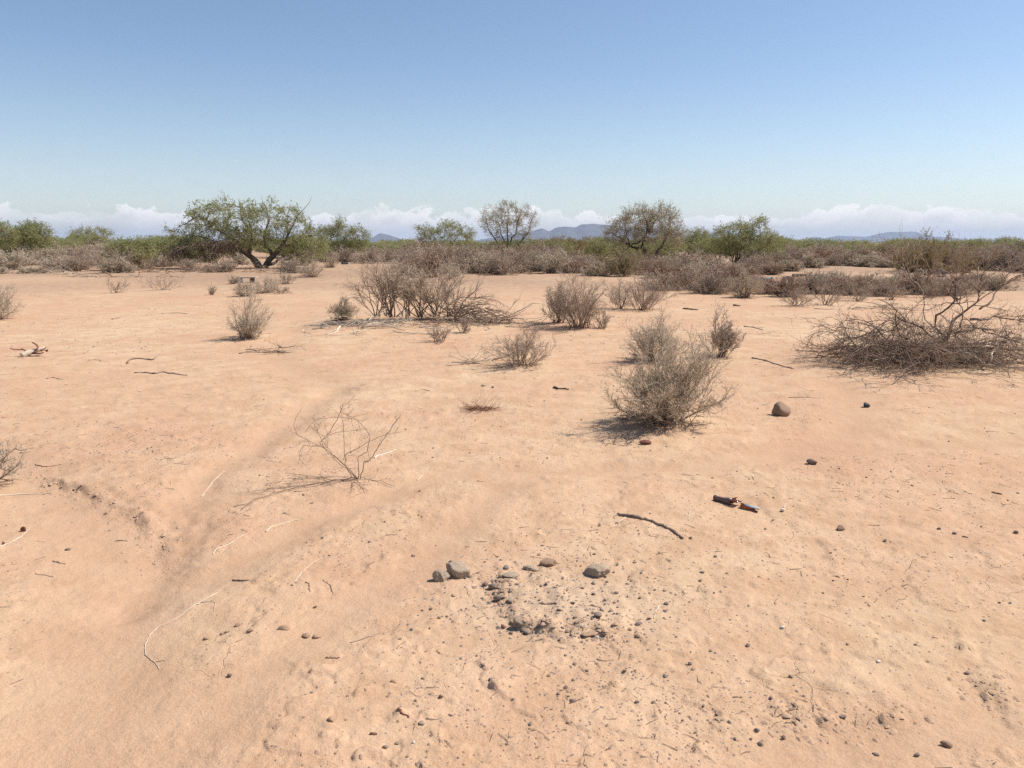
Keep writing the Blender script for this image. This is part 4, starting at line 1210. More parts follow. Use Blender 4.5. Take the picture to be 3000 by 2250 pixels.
# ------------------------------------------------------------------ the big brush pile on the right
def brush_pile():
    q = at(2680, 1060); s = mpp(q.y); rng = np.random.RandomState(611)

    def L(px, py, dy=0.0):
        return np.array([(px - 2680) * s, dy, (1060 - py) * s])
    root = thing('brush_pile', 'large dark pile of dead thorny branches at the right edge', 'brush pile', q)
    n = 170
    cx = np.concatenate([rng.normal(-0.30, 0.32, 80), rng.normal(0.65, 0.60, 90)])
    k = np.stack([cx, rng.normal(0.05, 0.35, n), np.full(n, 0.02)], 1)
    a = rng.uniform(0, 6.28, n)
    d = np.stack([np.cos(a), 0.7 * np.sin(a), rng.uniform(0.35, 1.3, n)], 1)
    P = grow(rng, k, d, rng.uniform(0.6, 1.35, n), 10, 0.14, -0.16)
    P[..., 2] = np.maximum(P[..., 2], 0.01 + rng.uniform(0, 0.06, (n, 1)))
    for i in range(14):
        link('branch', Wood().tubes(P[i:i + 1], taper([0.012], [0.004], 10), 6, rng).mesh('branch', 'stick_brown'), root)
    for a_, b_, mt in ((14, 70, 'dark_bark'), (70, 125, 'stick_brown'), (125, n, 'mid_bark')):
        link('branches', Wood().tubes(P[a_:b_], taper(rng.uniform(0.003, 0.0075, b_ - a_), 0.002, 10), 4, rng, False).mesh('branches', mt), root)
    for i in range(7):
        q0 = np.array([rng.uniform(-0.7, 1.2), rng.uniform(-0.35, 0.2), rng.uniform(0.05, 0.3)]); a_ = rng.uniform(0, 6.28)
        Bk = grow(rng, q0[None], np.array([[math.cos(a_), 0.5 * math.sin(a_), rng.uniform(-0.2, 0.3)]]), [rng.uniform(0.3, 0.8)], 7, 0.12, -0.03)
        Bk[..., 2] = np.maximum(Bk[..., 2], 0.02)
        link('broken_limb', Wood().tubes(Bk, taper([rng.uniform(0.014, 0.024)], [0.012], 7), 7, rng).mesh('broken_limb', 'pale_wood' if i % 2 else 'mid_bark'), root)
    p, dd, par, t = spawn(rng, P, 9, 0.1, 1, 0.3, 1.1)
    P1 = grow(rng, p, dd, rng.uniform(0.12, 0.45, len(p)), 6, 0.22, -0.05)
    P1[..., 2] = np.maximum(P1[..., 2], 0.012)
    w = Wood().tubes(P1, taper(np.full(len(p), 0.0034), 0.0016, 6), 3, rng, False)
    p, dd, par, t = spawn(rng, P1, 5, 0.1, 1, 0.4, 1.2)
    P2 = grow(rng, p, dd, rng.uniform(0.04, 0.16, len(p)), 3, 0.25, -0.02)
    P2[..., 2] = np.maximum(P2[..., 2], 0.01)
    w.tubes(P2, taper(np.full(len(p), 0.0024), 0.0012, 3), 3, rng, False)
    link('twigs', w.mesh('twigs', 'mid_bark'), root)
    # the dead tree it fell from
    r2 = thing('dead_tree', 'dead leafless tree with a pale forked trunk rising out of the brush pile', 'tree', at(2742, 1050))
    o = np.array([(2742 - 2680) * s, 0, (1060 - 1050) * s])
    bits = [('trunk', [(2738, 1052), (2745, 1010), (2762, 972), (2809, 929), (2833, 898), (2842, 860), (2850, 815), (2862, 780)], 0.040, 0.007, 'mid_bark'),
            ('limb', [(2755, 985), (2742, 945), (2752, 898), (2772, 851), (2796, 815), (2815, 785)], 0.026, 0.006, 'stick_brown'),
            ('limb', [(2833, 898), (2880, 880), (2930, 840), (2975, 800)], 0.020, 0.004, 'stick_brown'),
            ('limb', [(2809, 929), (2870, 930), (2930, 929), (3010, 938)], 0.024, 0.008, 'stick_brown'),
            ('limb', [(2765, 970), (2840, 960), (2895, 965), (3000, 1010)], 0.024, 0.008, 'dark_bark'),
            ('limb', [(2750, 1000), (2720, 930), (2684, 868), (2647, 817), (2623, 770), (2590, 745)], 0.014, 0.004, 'pale_wood'),
            ('limb', [(2745, 1010), (2690, 950), (2620, 925), (2540, 950), (2480, 1000)], 0.020, 0.006, 'stick_brown'),
            ('limb', [(2780, 955), (2800, 900), (2790, 850), (2780, 800)], 0.012, 0.004, 'dark_bark')]
    P = []
    for nm, ln, r0, r1, mt in bits:
        Q = resample(np.array([L(a, b_, 0.25 * math.sin(i * 1.9 + len(ln))) for i, (a, b_) in enumerate(ln)]), 14) - o
        Q[1:-1] += rng.normal(0, 0.012, (12, 3))
        P.append(Q)
        link(nm, Wood().tubes(Q[None], taper([r0 * 0.68], [r1 * 0.6], 14) * rng.uniform(0.85, 1.15, (1, 14)), 7, rng).mesh(nm, mt), r2)
    P = np.array(P)
    p, dd, par, t = spawn(rng, P, 13, 0.3, 1, 0.3, 1.0)
    P1 = grow(rng, p, dd + np.array([0, 0, 0.1]), rng.uniform(0.2, 0.65, len(p)), 8, 0.16, -0.02)
    link('branches', Wood().tubes(P1, taper(np.full(len(p), 0.0065), 0.0025, 8), 4, rng).mesh('branches', 'stick_brown'), r2)
    p, dd, par, t = spawn(rng, P1, 8, 0.2, 1, 0.3, 1.0)
    P2 = grow(rng, p, dd, rng.uniform(0.08, 0.3, len(p)), 5, 0.18, -0.01)
    link('twigs', Wood().tubes(P2, taper(np.full(len(p), 0.0028), 0.0013, 5), 3, rng).mesh('twigs', 'red_twig'), r2)


brush_pile()


# ------------------------------------------------------------------ the sparse thorn bush in the foreground
def thorn_bush():
    q = at(1045, 1404); s = mpp(q.y); rng = np.random.RandomState(621)
    root = thing('thorn_bush', 'sparse leafless thorn bush with zigzag grey stems in the near sand', 'bush', q)

    def L(px, py, dy=0.0):
        return np.array([(px - 1045) * s, dy, (1404 - py) * s])
    stems = [
        ([(1050, 1404, 0), (1000, 1345, -0.02), (960, 1305, -0.05), (945, 1290, -0.05), (965, 1272, 0.02), (1000, 1210, 0.06), (1008, 1185, 0.06)], 0.0052),
        ([(1056, 1403, 0), (1066, 1355, 0.03), (1078, 1356, 0.04), (1105, 1318, 0.06), (1130, 1280, 0.10), (1158, 1240, 0.12), (1175, 1222, 0.12)], 0.0048),
        ([(1052, 1402, 0), (1043, 1345, 0.08), (1070, 1335, 0.10), (1080, 1285, 0.12), (1040, 1238, 0.14), (985, 1228, 0.10), (925, 1230, 0.05), (900, 1265, 0.0)], 0.0046),
        ([(1048, 1403, 0), (1010, 1376, 0.05), (990, 1368, 0.06), (950, 1330, 0.10), (935, 1302, 0.10), (970, 1278, 0.12), (1060, 1270, 0.16)], 0.0040),
        ([(1030, 1398, 0), (1020, 1355, -0.06), (1022, 1322, -0.08), (1080, 1290, -0.05), (1130, 1268, -0.02), (1180, 1265, 0.02)], 0.0036),
        ([(960, 1305, -0.05), (920, 1280, -0.08), (890, 1262, -0.1), (880, 1228, -0.1), (905, 1180, -0.08)], 0.0030),
        ([(985, 1335, -0.03), (960, 1270, -0.12), (945, 1230, -0.15), (945, 1195, -0.15)], 0.0030),
        ([(950, 1300, -0.05), (905, 1292, -0.1), (892, 1315, -0.1), (893, 1335, -0.1)], 0.0026),
        ([(1012, 1345, -0.02), (1015, 1280, -0.02), (1012, 1240, 0.0), (1005, 1185, 0.0), (1030, 1175, 0)], 0.0028),
        ([(1005, 1210, 0.06), (1040, 1228, 0.06), (1062, 1240, 0.07)], 0.0024),
        # low shoots lying out along the sand
        ([(1040, 1405, 0), (990, 1412, -0.05), (940, 1420, -0.12), (880, 1430, -0.25), (800, 1452, -0.34), (740, 1470, -0.42), (705, 1498, -0.48)], 0.0050),
        ([(1030, 1408, -0.02), (975, 1412, -0.1), (920, 1400, -0.02), (860, 1392, 0.06), (838, 1390, 0.08)], 0.0034),
        ([(1040, 1410, 0), (1060, 1425, -0.12), (1077, 1447, -0.2)], 0.0036),
        ([(1035, 1410, 0), (1032, 1435, -0.15), (1040, 1442, -0.18)], 0.0034),
        ([(1060, 1405, 0), (1120, 1412, 0.02), (1155, 1430, -0.05)], 0.0032),
    ]
    P = []
    for ln, r in stems:
        low = ln[-1][1] > 1385
        A = []
        for a, b_, dy in ln:
            v = L(a, b_, dy)
            if low:
                g = at(a, b_)
                v = np.array([g.x - q.x, g.y - q.y, g.z - q.z + 0.012])
            A.append(v)
        A = np.array(A)
        t = np.linspace(0, len(A) - 1, 4 * len(A)); i = np.minimum(t.astype(int), len(A) - 2); f_ = (t - i)[:, None]
        Q = A[i] * (1 - f_) + A[i + 1] * f_ + rng.normal(0, 0.002, (len(t), 3))
        link('stem', Wood().tubes(Q[None], taper([r * 0.8], [r * 0.35], len(t)), 5, rng).mesh('stem', 'mid_bark'), root)
        P.append(resample(Q, 14))
    P = np.array(P)
    p, d, par, t = spawn(rng, P, 6, 0.2, 1, 0.5, 1.2)
    P1 = grow(rng, p, d + np.array([0, 0, 0.12]), rng.uniform(0.04, 0.16, len(p)), 4, 0.12, 0)
    P1[..., 2] = np.maximum(P1[..., 2], 0.006)
    w = Wood().tubes(P1, taper(np.full(len(p), 0.0016), 0.0007, 4), 3, rng)
    p, d, par, t = spawn(rng, P1, 2, 0.2, 0.9, 0.6, 1.2)
    P2 = grow(rng, p, d, rng.uniform(0.015, 0.05, len(p)), 3, 0.05, 0)
    w.tubes(P2, taper(np.full(len(p), 0.0011), 0.0004, 3), 3, rng)
    link('thorns', w.mesh('thorns', 'brown_twig'), root)


thorn_bush()


# ------------------------------------------------------------------ sticks and roots lying on the sand
def stick(label, line, r, mat, name='stick', fork=None, seed=0, lift=0.6, cat='stick', r_end=0.5):
    rng = np.random.RandomState(seed + 1000 + int(line[0][0]))
    pts = np.array([at(a, b_) for a, b_ in line])
    o = Vector(pts[0])
    r = r * (0.78 if mat in ('bleached', 'pale_wood') and r < 0.007 else 1.0)
    Q = resample(pts, max(5, 4 * len(line)))
    Q[:, :2] += rng.normal(0, r * 0.5, (len(Q), 2))
    Q[:, 2] = ground_z(Q[:, 0], Q[:, 1]) + r * (lift - 0.35 + 0.9 * noise(Q[:, 0] * 9, Q[:, 1] * 9, 96))
    rr = taper([r], [r * r_end], len(Q)) * rng.uniform(0.7, 1.3, (1, len(Q)))
    me = Wood().tubes((Q - np.array(o))[None], rr, 7, rng).mesh(name, mat)
    if not fork:
        ob = link(name, me, None, o)
        return tag(ob, label, cat)
    root = thing(name, label, cat, o)
    link('shaft', me, root)
    for fl, fr, fm in fork:
        fp = np.array([at(a, b_) for a, b_ in fl]); F = resample(fp, 3 * len(fl) + 2)
        F[:, 2] = ground_z(F[:, 0], F[:, 1]) + fr * lift
        link('side_branch', Wood().tubes((F - np.array(o))[None], taper([fr], [fr * 0.5], len(F)), 6, rng).mesh('side_branch', fm), root)
    return root


stick('long curved dark stick with a pale side twig on the right foreground sand',
      [(1812, 1507), (1849, 1515), (1890, 1524), (1930, 1536), (1964, 1553), (1985, 1565), (2003, 1577)], 0.0115, 'stick_brown', fork=[
          ([(1832, 1517), (1810, 1533), (1789, 1548)], 0.0045, 'bleached'), ([(1918, 1533), (1928, 1545), (1924, 1552)], 0.003, 'pale_wood'),
          ([(1815, 1508), (1798, 1512), (1800, 1520)], 0.004, 'stick_brown')], r_end=0.75)
stick('long pale hooked root on the sand in the left foreground',
      [(639, 1736), (595, 1761), (544, 1792), (514, 1814), (463, 1837), (442, 1858), (437, 1870), (428, 1881), (424, 1905), (427, 1922), (446, 1936), (459, 1946), (467, 1962)],
      0.0034, 'bleached', 'root', fork=[([(585, 1766), (610, 1763), (632, 1763), (627, 1793)], 0.0018, 'pale_wood'), ([(457, 1940), (485, 1935)], 0.0014, 'stick_brown')], cat='root', lift=1.0)
for lab, ln, r, mt in [
    ('pale curved root above the two short dark sticks', [(863, 1705), (893, 1668), (927, 1641), (949, 1636), (971, 1632)], 0.003, 'bleached'),
    ('pale forked root left of the pale curved one', [(625, 1626), (626, 1616), (658, 1603), (681, 1589), (715, 1567)], 0.0034, 'pale_wood'),
    ('white bent root with a thick end below the thorn bush', [(780, 1560), (788, 1546), (832, 1533), (876, 1523)], 0.0055, 'bleached'),
    ('pale twig on the sand between the left wash and the thorn bush', [(591, 1455), (620, 1416), (641, 1394), (661, 1379)], 0.0042, 'bleached'),
    ('white stick beside two reddish seed balls at the left edge', [(-10, 1606), (30, 1591), (58, 1575), (88, 1548)], 0.0046, 'bleached'),
    ('thick pale stick entering from the left edge by the wash', [(-30, 1455), (30, 1451), (81, 1448), (159, 1444)], 0.0060, 'bleached'),
    ('dark stick at the left edge above the thick pale stick', [(-10, 1403), (15, 1405), (38, 1409)], 0.0050, 'stick_brown'),
    ('thin brown stick near the left edge above the eroded bank', [(54, 1321), (90, 1314), (125, 1306)], 0.0040, 'stick_brown'),
    ('shorter brown stick just below the thin one near the left edge', [(58, 1327), (72, 1328), (92, 1322)], 0.0044, 'stick_brown'),
    ('pale broken stick just right of the thorn bush', [(1093, 1343), (1117, 1333), (1161, 1319)], 0.0070, 'pale_wood'),
    ('crooked white twig right of the thorn bush', [(1222, 1408), (1242, 1387), (1258, 1369)], 0.0040, 'bleached'),
    ('small white curved twig above the long curved dark stick', [(2022, 1492), (2017, 1509), (2017, 1526)], 0.0034, 'bleached'),
    ('white forked twig right of the gravel patch', [(1930, 1777), (1920, 1791), (1915, 1813)], 0.0036, 'bleached'),
    ('short dark stick left of the pale curved root', [(681, 1701), (712, 1703), (731, 1700)], 0.0048, 'stick_brown'),
    ('thin brown root among clods in the left foreground', [(741, 1834), (771, 1810), (786, 1791)], 0.0028, 'mid_bark'),
    ('short dark twig below the gravel patch on the left', [(954, 1928), (975, 1929), (993, 1927)], 0.0036, 'stick_brown'),
    ('stubby dark stick near the hooked root', [(649, 1859), (660, 1855), (673, 1850)], 0.0056, 'stick_brown'),
    ('hooked thin twig under the pale curved root', [(895, 1706), (907, 1710), (906, 1722), (909, 1736)], 0.0028, 'mid_bark'),
    ('thin arched twig right of the hooked thin twig', [(947, 1700), (968, 1715), (976, 1742)], 0.0020, 'mid_bark'),
    ('brown root running left from the gravel patch', [(1024, 1884), (1070, 1870), (1119, 1853)], 0.0026, 'mid_bark'),
    ('short brown stick lying on the gravel patch', [(1588, 1770), (1610, 1769), (1633, 1769)], 0.0055, 'stick_brown'),
    ('bent dark stick beside a crescent-shaped hollow at the bottom', [(1166, 2083), (1185, 2089), (1200, 2102)], 0.0048, 'red_brown'),
    ('straight short stick near the bottom below the bent dark stick', [(1085, 2151), (1108, 2151)], 0.0042, 'red_brown'),
    ('dark stick lying above the litter patch in the open clearing', [(1620, 1137), (1640, 1140), (1668, 1142)], 0.0140, 'dark_bark'),
    ('arched thin twig on the sand below the low spreading bush', [(1218, 1147), (1235, 1141), (1260, 1146)], 0.0050, 'mid_bark'),
    ('dark hooked branch with a flat top on the left sand', [(373, 1066), (377, 1055), (400, 1050), (450, 1056), (456, 1048)], 0.0130, 'stick_brown'),
    ('long thin dead branch just below the dark hooked one', [(394, 1093), (430, 1092), (455, 1096), (475, 1090), (510, 1096), (548, 1101)], 0.0105, 'stick_brown'),
    ('small forked twig left of the long thin dead branch', [(137, 1110), (152, 1105), (168, 1109), (185, 1113)], 0.0060, 'mid_bark'),
    ('faint twig between the gnarled wood and the dark hooked branch', [(260, 1056), (280, 1054), (297, 1057)], 0.0050, 'mid_bark'),
    ('pale long stick on the far left clearing', [(474, 920), (500, 918), (525, 917), (550, 920)], 0.0100, 'mid_bark'),
    ('grey stick lying above the pale long one on the left clearing', [(436, 905), (455, 903), (470, 902)], 0.0120, 'pale_wood'),
    ('dark chip of wood above the gnarled wood on the left', [(330, 936), (338, 935), (347, 932)], 0.0160, 'stick_brown'),
    ('thin stick on the sand above the rusty rock', [(2310, 1162), (2350, 1164), (2405, 1168)], 0.0040, 'mid_bark'),
    ('brown branch trailing on the sand right of the largest sage bush', [(2205, 1050), (2250, 1058), (2300, 1075), (2328, 1083)], 0.0100, 'mid_bark'),
    ('straight twig lying at the left foot of the brush pile', [(2180, 957), (2210, 960), (2236, 968)], 0.0100, 'mid_bark'),
    ('short rusty stick near the right edge', [(2906, 1443), (2918, 1446), (2932, 1449)], 0.0065, 'red_brown'),
    ('thin dark stick low on the right-hand sand', [(2820, 1573), (2838, 1576)], 0.0048, 'stick_brown'),
    ('dark branch lying on sand in front of the round buff bush', [(2000, 905), (2030, 908), (2047, 909)], 0.0250, 'dark_bark'),
    ('short dark log piece below the round buff bush', [(2148, 896), (2170, 898)], 0.0280, 'dark_bark'),
    ('dark pair of sticks on the far left of the near sand', [(153, 1645), (170, 1648), (190, 1653)], 0.0042, 'stick_brown'),
    ('thin grey stick below the dark pair on the left', [(105, 1682), (130, 1684), (156, 1691)], 0.0030, 'mid_bark'),
    ('small twig in the left wash', [(336, 1587), (352, 1584), (375, 1586)], 0.0030, 'stick_brown'),
    ('long pale twig trailing left of the thicket litter', [(915, 966), (960, 962), (1000, 948)], 0.0120, 'mid_bark'),
    ('dark twig lying by the bank near the left edge', [(105, 1362), (125, 1368), (155, 1366), (182, 1361)], 0.0044, 'red_brown'),
]:
    stick(lab, ln, r, mt, 'root' if 'root' in lab else ('twig' if 'twig' in lab else 'stick'), cat='root' if 'root' in lab else ('twig' if 'twig' in lab else 'stick'), lift=0.85)


def gnarled():
    q = at(98, 1043); s = mpp(q.y); rng = np.random.RandomState(631)
    root = thing('gnarled_wood', 'gnarled grey piece of dead wood with dark crooked prongs on the left sand', 'driftwood', q)

    def L(a, b_, dy=0):
        return [(a - 98) * s, dy, max(0.012, (1046 - b_) * s)]
    body = resample([L(76, 1047, -0.1), L(86, 1036, -0.05), L(98, 1033), L(110, 1028, 0.05), L(122, 1026, 0.1)], 10)
    link('trunk', Wood().tubes(body[None], taper([0.045], [0.03], 10) * rng.uniform(0.8, 1.2, (1, 10)), 8, rng).mesh('trunk', 'pale_wood'), root)
    for ln, r in (([(113, 1028), (115, 1020), (110, 1012), (97, 1006)], 0.018), ([(120, 1030), (126, 1030), (131, 1022)], 0.018), ([(100, 1037), (118, 1037), (133, 1037), (134, 1033)], 0.017),
                  ([(80, 1040), (76, 1030), (71, 1023)], 0.018), ([(86, 1040), (96, 1046)], 0.018), ([(76, 1044), (70, 1041), (55, 1041)], 0.011), ([(70, 1027), (50, 1026), (25, 1024)], 0.010),
                  ([(138, 1031), (144, 1027)], 0.018)):
        Q = resample([L(a, b_, rng.uniform(-0.06, 0.06)) for a, b_ in ln], 8)
        link('prong', Wood().tubes(Q[None], taper([r], [r * 0.5], 8), 6, rng).mesh('prong', 'red_brown'), root)


gnarled()


# ------------------------------------------------------------------ stones, clods and pebbles
def rock_mesh(name, seed, mat, sub=3, rough=0.22, lump=0.0, flat=1.0):
    bm = bmesh.new()
    bmesh.ops.create_icosphere(bm, subdivisions=sub, radius=1.0)
    co = np.array([v.co[:] for v in bm.verts])
    rng = np.random.RandomState(seed)
    nrm = unit(rng.normal(0, 1, (9, 3))); dd = rng.uniform(0.60, 1.10, len(nrm))
    q = 36.0
    k = ((np.maximum(0, co @ nrm.T) / dd[None]) ** q).sum(1) ** (-1 / q)
    k = np.minimum(k, 1.25)
    for f_, a in ((1.3, rough * 0.5), (3.1, rough * 0.35), (8.0, rough * 0.2)):
        o = rng.uniform(0, 50, 3)
        k += a * (noise(co[:, 0] * f_ + o[0], co[:, 1] * f_ + o[1], seed % 7) + noise(co[:, 2] * f_ + o[2], co[:, 0] * f_ - o[1], seed % 5))
    if lump:
        cs = unit(rng.normal(0, 1, (170, 3))); ca = rng.uniform(0.3, 1.0, 170)
        dm = co @ cs.T; jx = dm.argmax(1)
        k += lump * ca[jx] * np.clip((dm.max(1) - 0.965) / 0.035, 0, 1) ** 0.5
    P = co * k[:, None]; P[:, 2] *= flat
    for v, c in zip(bm.verts, P):
        v.co = c
    me = bpy.data.meshes.new(name); bm.to_mesh(me); bm.free()
    if sub >= 2:
        me.shade_smooth()
    me.materials.append(M[mat])
    return me


def stone(name, label, px, py, wpx, hf, mat, seed, bury=0.25, lump=0.0, sub=3, cat='stone', rz=None, rough=0.22, group=None):
    """a stone wpx photo pixels wide whose foot shows at (px, py)"""
    p = at(px, py); s = mpp(p.y); r = wpx * s / 2
    o = link(name, rock_mesh(name, seed, mat, sub, rough, lump), None)
    o.scale = (r, r * 0.8, r * hf)
    o.location = (p.x, p.y + r * 0.5, gz(p.x, p.y + r * 0.5) + r * hf * (1 - 2 * bury))
    o.rotation_euler = (0, 0, (seed * 1.7) % 0.7 - 0.35 if rz is None else rz)
    return tag(o, label, cat, group)


stone('rock', 'rusty brown rock sitting on the sand right of the largest sage bush', 2290, 1219, 50, 0.80, 'rust_stone', 8, 0.12, rough=0.3)
stone('stone', 'small black stone right of the rusty brown rock', 2539, 1194, 20, 0.72, 'rubber', 4, 0.1)
stone('rock', 'coarse grey lump of gravelly conglomerate left of the gravel patch', 1344, 1688, 66, 0.72, 'conglomerate', 5, 0.22, 0.17, 4)
stone('rock', 'small conglomerate stone leaning on the larger grey lump', 1292, 1702, 38, 0.80, 'conglomerate', 6, 0.12, 0.17, 4)
stone('rock', 'reddish gravel-studded stone at the top edge of the gravel patch', 1606, 1659, 42, 0.45, 'rust_stone', 7, 0.2, 0.12, 4)
stone('rock', 'half-buried conglomerate hump at the upper right of the gravel patch', 1752, 1688, 66, 0.55, 'conglomerate', 28, 0.40, 0.26, 4)
stone('stone', 'pointed dark stone on the left edge of the gravel patch', 1444, 1727, 24, 0.9, 'stone', 9, 0.15)
stone('stone', 'dark stone below the pointed one on the gravel edge', 1460, 1758, 26, 0.7, 'stone', 10, 0.2)
stone('stone', 'grey stone on the gravel edge left of the short brown stick', 1494, 1768, 26, 0.6, 'conglomerate', 11, 0.2)
stone('stone', 'lumpy stone at the lower left corner of the gravel patch', 1524, 1838, 34, 0.6, 'conglomerate', 12, 0.25, 0.12)
stone('stone', 'dark stone just right of the lumpy corner stone', 1545, 1842, 20, 0.7, 'stone', 13, 0.2)
stone('stone', 'brown stone alone below the lumpy corner stone', 1476, 1841, 17, 0.7, 'rust_stone', 14, 0.2)
stone('stone', 'dark flat stone on the right of the gravel patch', 1754, 1810, 28, 0.45, 'stone', 15, 0.15)
stone('stone', 'flat brown slab stone on the lower rim of the gravel patch', 1727, 1868, 40, 0.30, 'clod', 16, 0.3)
stone('stone', 'white pebble on the lower rim of the gravel patch', 1747, 1856, 13, 0.8, 'white_stone', 17, 0.15)
stone('stone', 'conglomerate lump at the upper left inside the gravel patch', 1500, 1690, 44, 0.35, 'conglomerate', 18, 0.40, 0.2, 4)
stone('stone', 'second flat conglomerate lump inside the gravel patch', 1558, 1672, 38, 0.35, 'conglomerate', 19, 0.40, 0.2, 4)
stone('stone', 'dark stone at the left tip of the gravel patch', 1423, 1716, 18, 0.7, 'stone', 20, 0.2)
stone('stone', 'dark stone at the upper left rim of the gravel patch', 1483, 1667, 18, 0.6, 'stone', 21, 0.2)
stone('stone', 'small grey stone left of the conglomerate lump pair', 1328, 1748, 12, 0.6, 'conglomerate', 22, 0.2)
stone('stone', 'rounded dark stone below the gravel patch, alone', 1292, 2046, 14, 0.8, 'stone', 23, 0.15)
stone('stone', 'dark stone with a pale neighbour near the hooked root', 673, 1984, 13, 0.9, 'stone', 24, 0.1)
stone('stone', 'grey stone near the bottom edge, lower of two', 1129, 2194, 15, 0.7, 'conglomerate', 25, 0.2)
stone('stone', 'grey round stone near the bottom edge, upper of two', 1163, 2181, 12, 0.7, 'conglomerate', 26, 0.25)
stone('stone', 'tiny white stone near the bottom edge beside two grey ones', 1212, 2178, 8, 0.8, 'white_stone', 27, 0.2)
stone('stone', 'white flat pebble on cracked ground at the lower right', 2294, 1842, 14, 0.5, 'white_stone', 28, 0.2)
stone('stone', 'white round pebble on cracked ground further right', 2574, 1942, 12, 0.9, 'white_stone', 29, 0.2)
stone('stone', 'brown lump like a dung ball on the right sand', 2464, 1554, 24, 0.62, 'rust_stone', 30, 0.15, 0.1)
stone('stone', 'dark reddish stone near the bottom right corner', 2775, 2190, 28, 0.55, 'rust_stone', 31, 0.15)
stone('stone', 'dark stone at the bottom right left of the reddish one', 2687, 2216, 14, 0.8, 'stone', 32, 0.15)
stone('stone', 'flat dark stone at the bottom edge on the right', 2567, 2214, 18, 0.4, 'stone', 33, 0.2)
stone('stone', 'dark pointed stone below the eroded edge at lower right', 2296, 2167, 12, 1.0, 'stone', 34, 0.1)
stone('stone', 'slanting dark stone on the eroded edge at lower right', 2217, 2145, 16, 0.7, 'stone', 35, 0.2)
stone('stone', 'dark stone in the eroded edge left of the bank at lower right', 2472, 2106, 18, 0.6, 'stone', 36, 0.25)
stone('stone', 'dark stone on cracked ground at the far lower right', 2834, 1976, 14, 0.7, 'stone', 37, 0.15)
stone('stone', 'dark brown stone near the right edge of the sand', 2980, 1563, 14, 0.8, 'rust_stone', 38, 0.15)
stone('stone', 'first of two dark pebbles side by side on the right sand', 2752, 1552, 11, 0.8, 'stone', 39, 0.2)
stone('stone', 'second of two dark pebbles side by side on the right sand', 2799, 1565, 11, 0.8, 'stone', 40, 0.2)
stone('stone', 'dark pebble between the broken bottle and the gravel patch', 2096, 1632, 10, 0.8, 'stone', 41, 0.2)
stone('bark_chunk', 'dark chunk of bark on the sand above the broken bottle', 2382, 1362, 30, 0.55, 'stick_brown', 42, 0.1, cat='bark')
stone('bark_chunk', 'dark curled bark scrap below the largest sage bush', 1892, 1302, 30, 0.35, 'red_brown', 43, 0.1, cat='bark')
stone('stone', 'blue-grey pebble in the mid clearing, left of two', 1417, 1132, 12, 0.6, 'conglomerate', 44, 0.2)
stone('stone', 'dark pebble in the mid clearing, right of two', 1444, 1137, 10, 0.6, 'stone', 45, 0.2)
stone('seed_ball', 'round dark red seed ball beside the white stick at the left edge', 68, 1558, 15, 1.0, 'red_brown', 46, 0.05, cat='seed ball', rough=0.06)
stone('seed_ball', 'small reddish seed ball cut close to the left edge', 8, 1594, 10, 1.0, 'red_brown', 47, 0.05, cat='seed ball', rough=0.06)
stone('stone', 'dark oval stone with a thin twig tail in the left wash', 196, 1613, 15, 0.5, 'stone', 48, 0.15)
stone('tree_stump', 'short reddish stump standing before the left shrub belt', 169, 785, 14, 1.5, 'red_brown', 49, 0.2, cat='stump')
for i, (px, py, w, lab) in enumerate([
    (1153, 2000, 18, 'small loose clod beside the low crust clods at the bottom'), (968, 2113, 24, 'smooth rounded clod with a sharp shadow near the bottom'),
    (830, 1845, 26, 'dark-faced clod in the group right of the thin brown root'), (897, 1868, 24, 'knobbly clod in the same group, the middle one'),
    (926, 1870, 26, 'knobbly clod in the group, the right one'), (694, 1836, 20, 'pale clod left of the thin brown root'),
    (732, 1852, 18, 'small pale clod under the thin brown root'), (603, 1874, 16, 'pale clod near the bend of the hooked root')]):
    stone('soil_clod', lab, px, py, w, 0.6, 'clod', 60 + i, 0.36, 0.08, 3, 'clod')

# loose pebbles: the bigger ones singly, the rest as gravel
PEB = [rock_mesh('pebble', 500 + i, 'stone', 1, 0.3) for i in range(7)] + [rock_mesh('pebble', 520, 'rust_stone', 1, 0.3), rock_mesh('pebble', 521, 'conglomerate', 1, 0.3)]
prg = np.random.RandomState(505)


def keep_out(x, y):
    """0 in the sandy washes, where few stones lie"""
    d = 1.0
    for ln, w, dp in WASHES:
        dd, _, _ = seg_dist(np.atleast_1d(x), np.atleast_1d(y), ln)
        d = np.minimum(d, sstep(w * 0.6, w * 1.5, dd))
    return d


def scatter(n, rmin, rmax, amax, clump=0.0):
    """random ground points within the field of view, denser close by"""
    out = []
    while len(out) < n:
        a = np.radians(prg.uniform(-amax, amax, 4 * n)); r = rmin * (rmax / rmin) ** prg.uniform(0, 1, 4 * n)
        x, y = r * np.sin(a), r * np.cos(a)
        dens = keep_out(x, y) * np.clip(0.35 + clump * noise(x * 0.9, y * 0.9, 81) + 0.5 * clump * noise(x * 3, y * 3, 82), 0.02, 1)
        ok = prg.uniform(0, 1, 4 * n) < dens
        out += list(zip(x[ok], y[ok]))
    return np.array(out[:n])


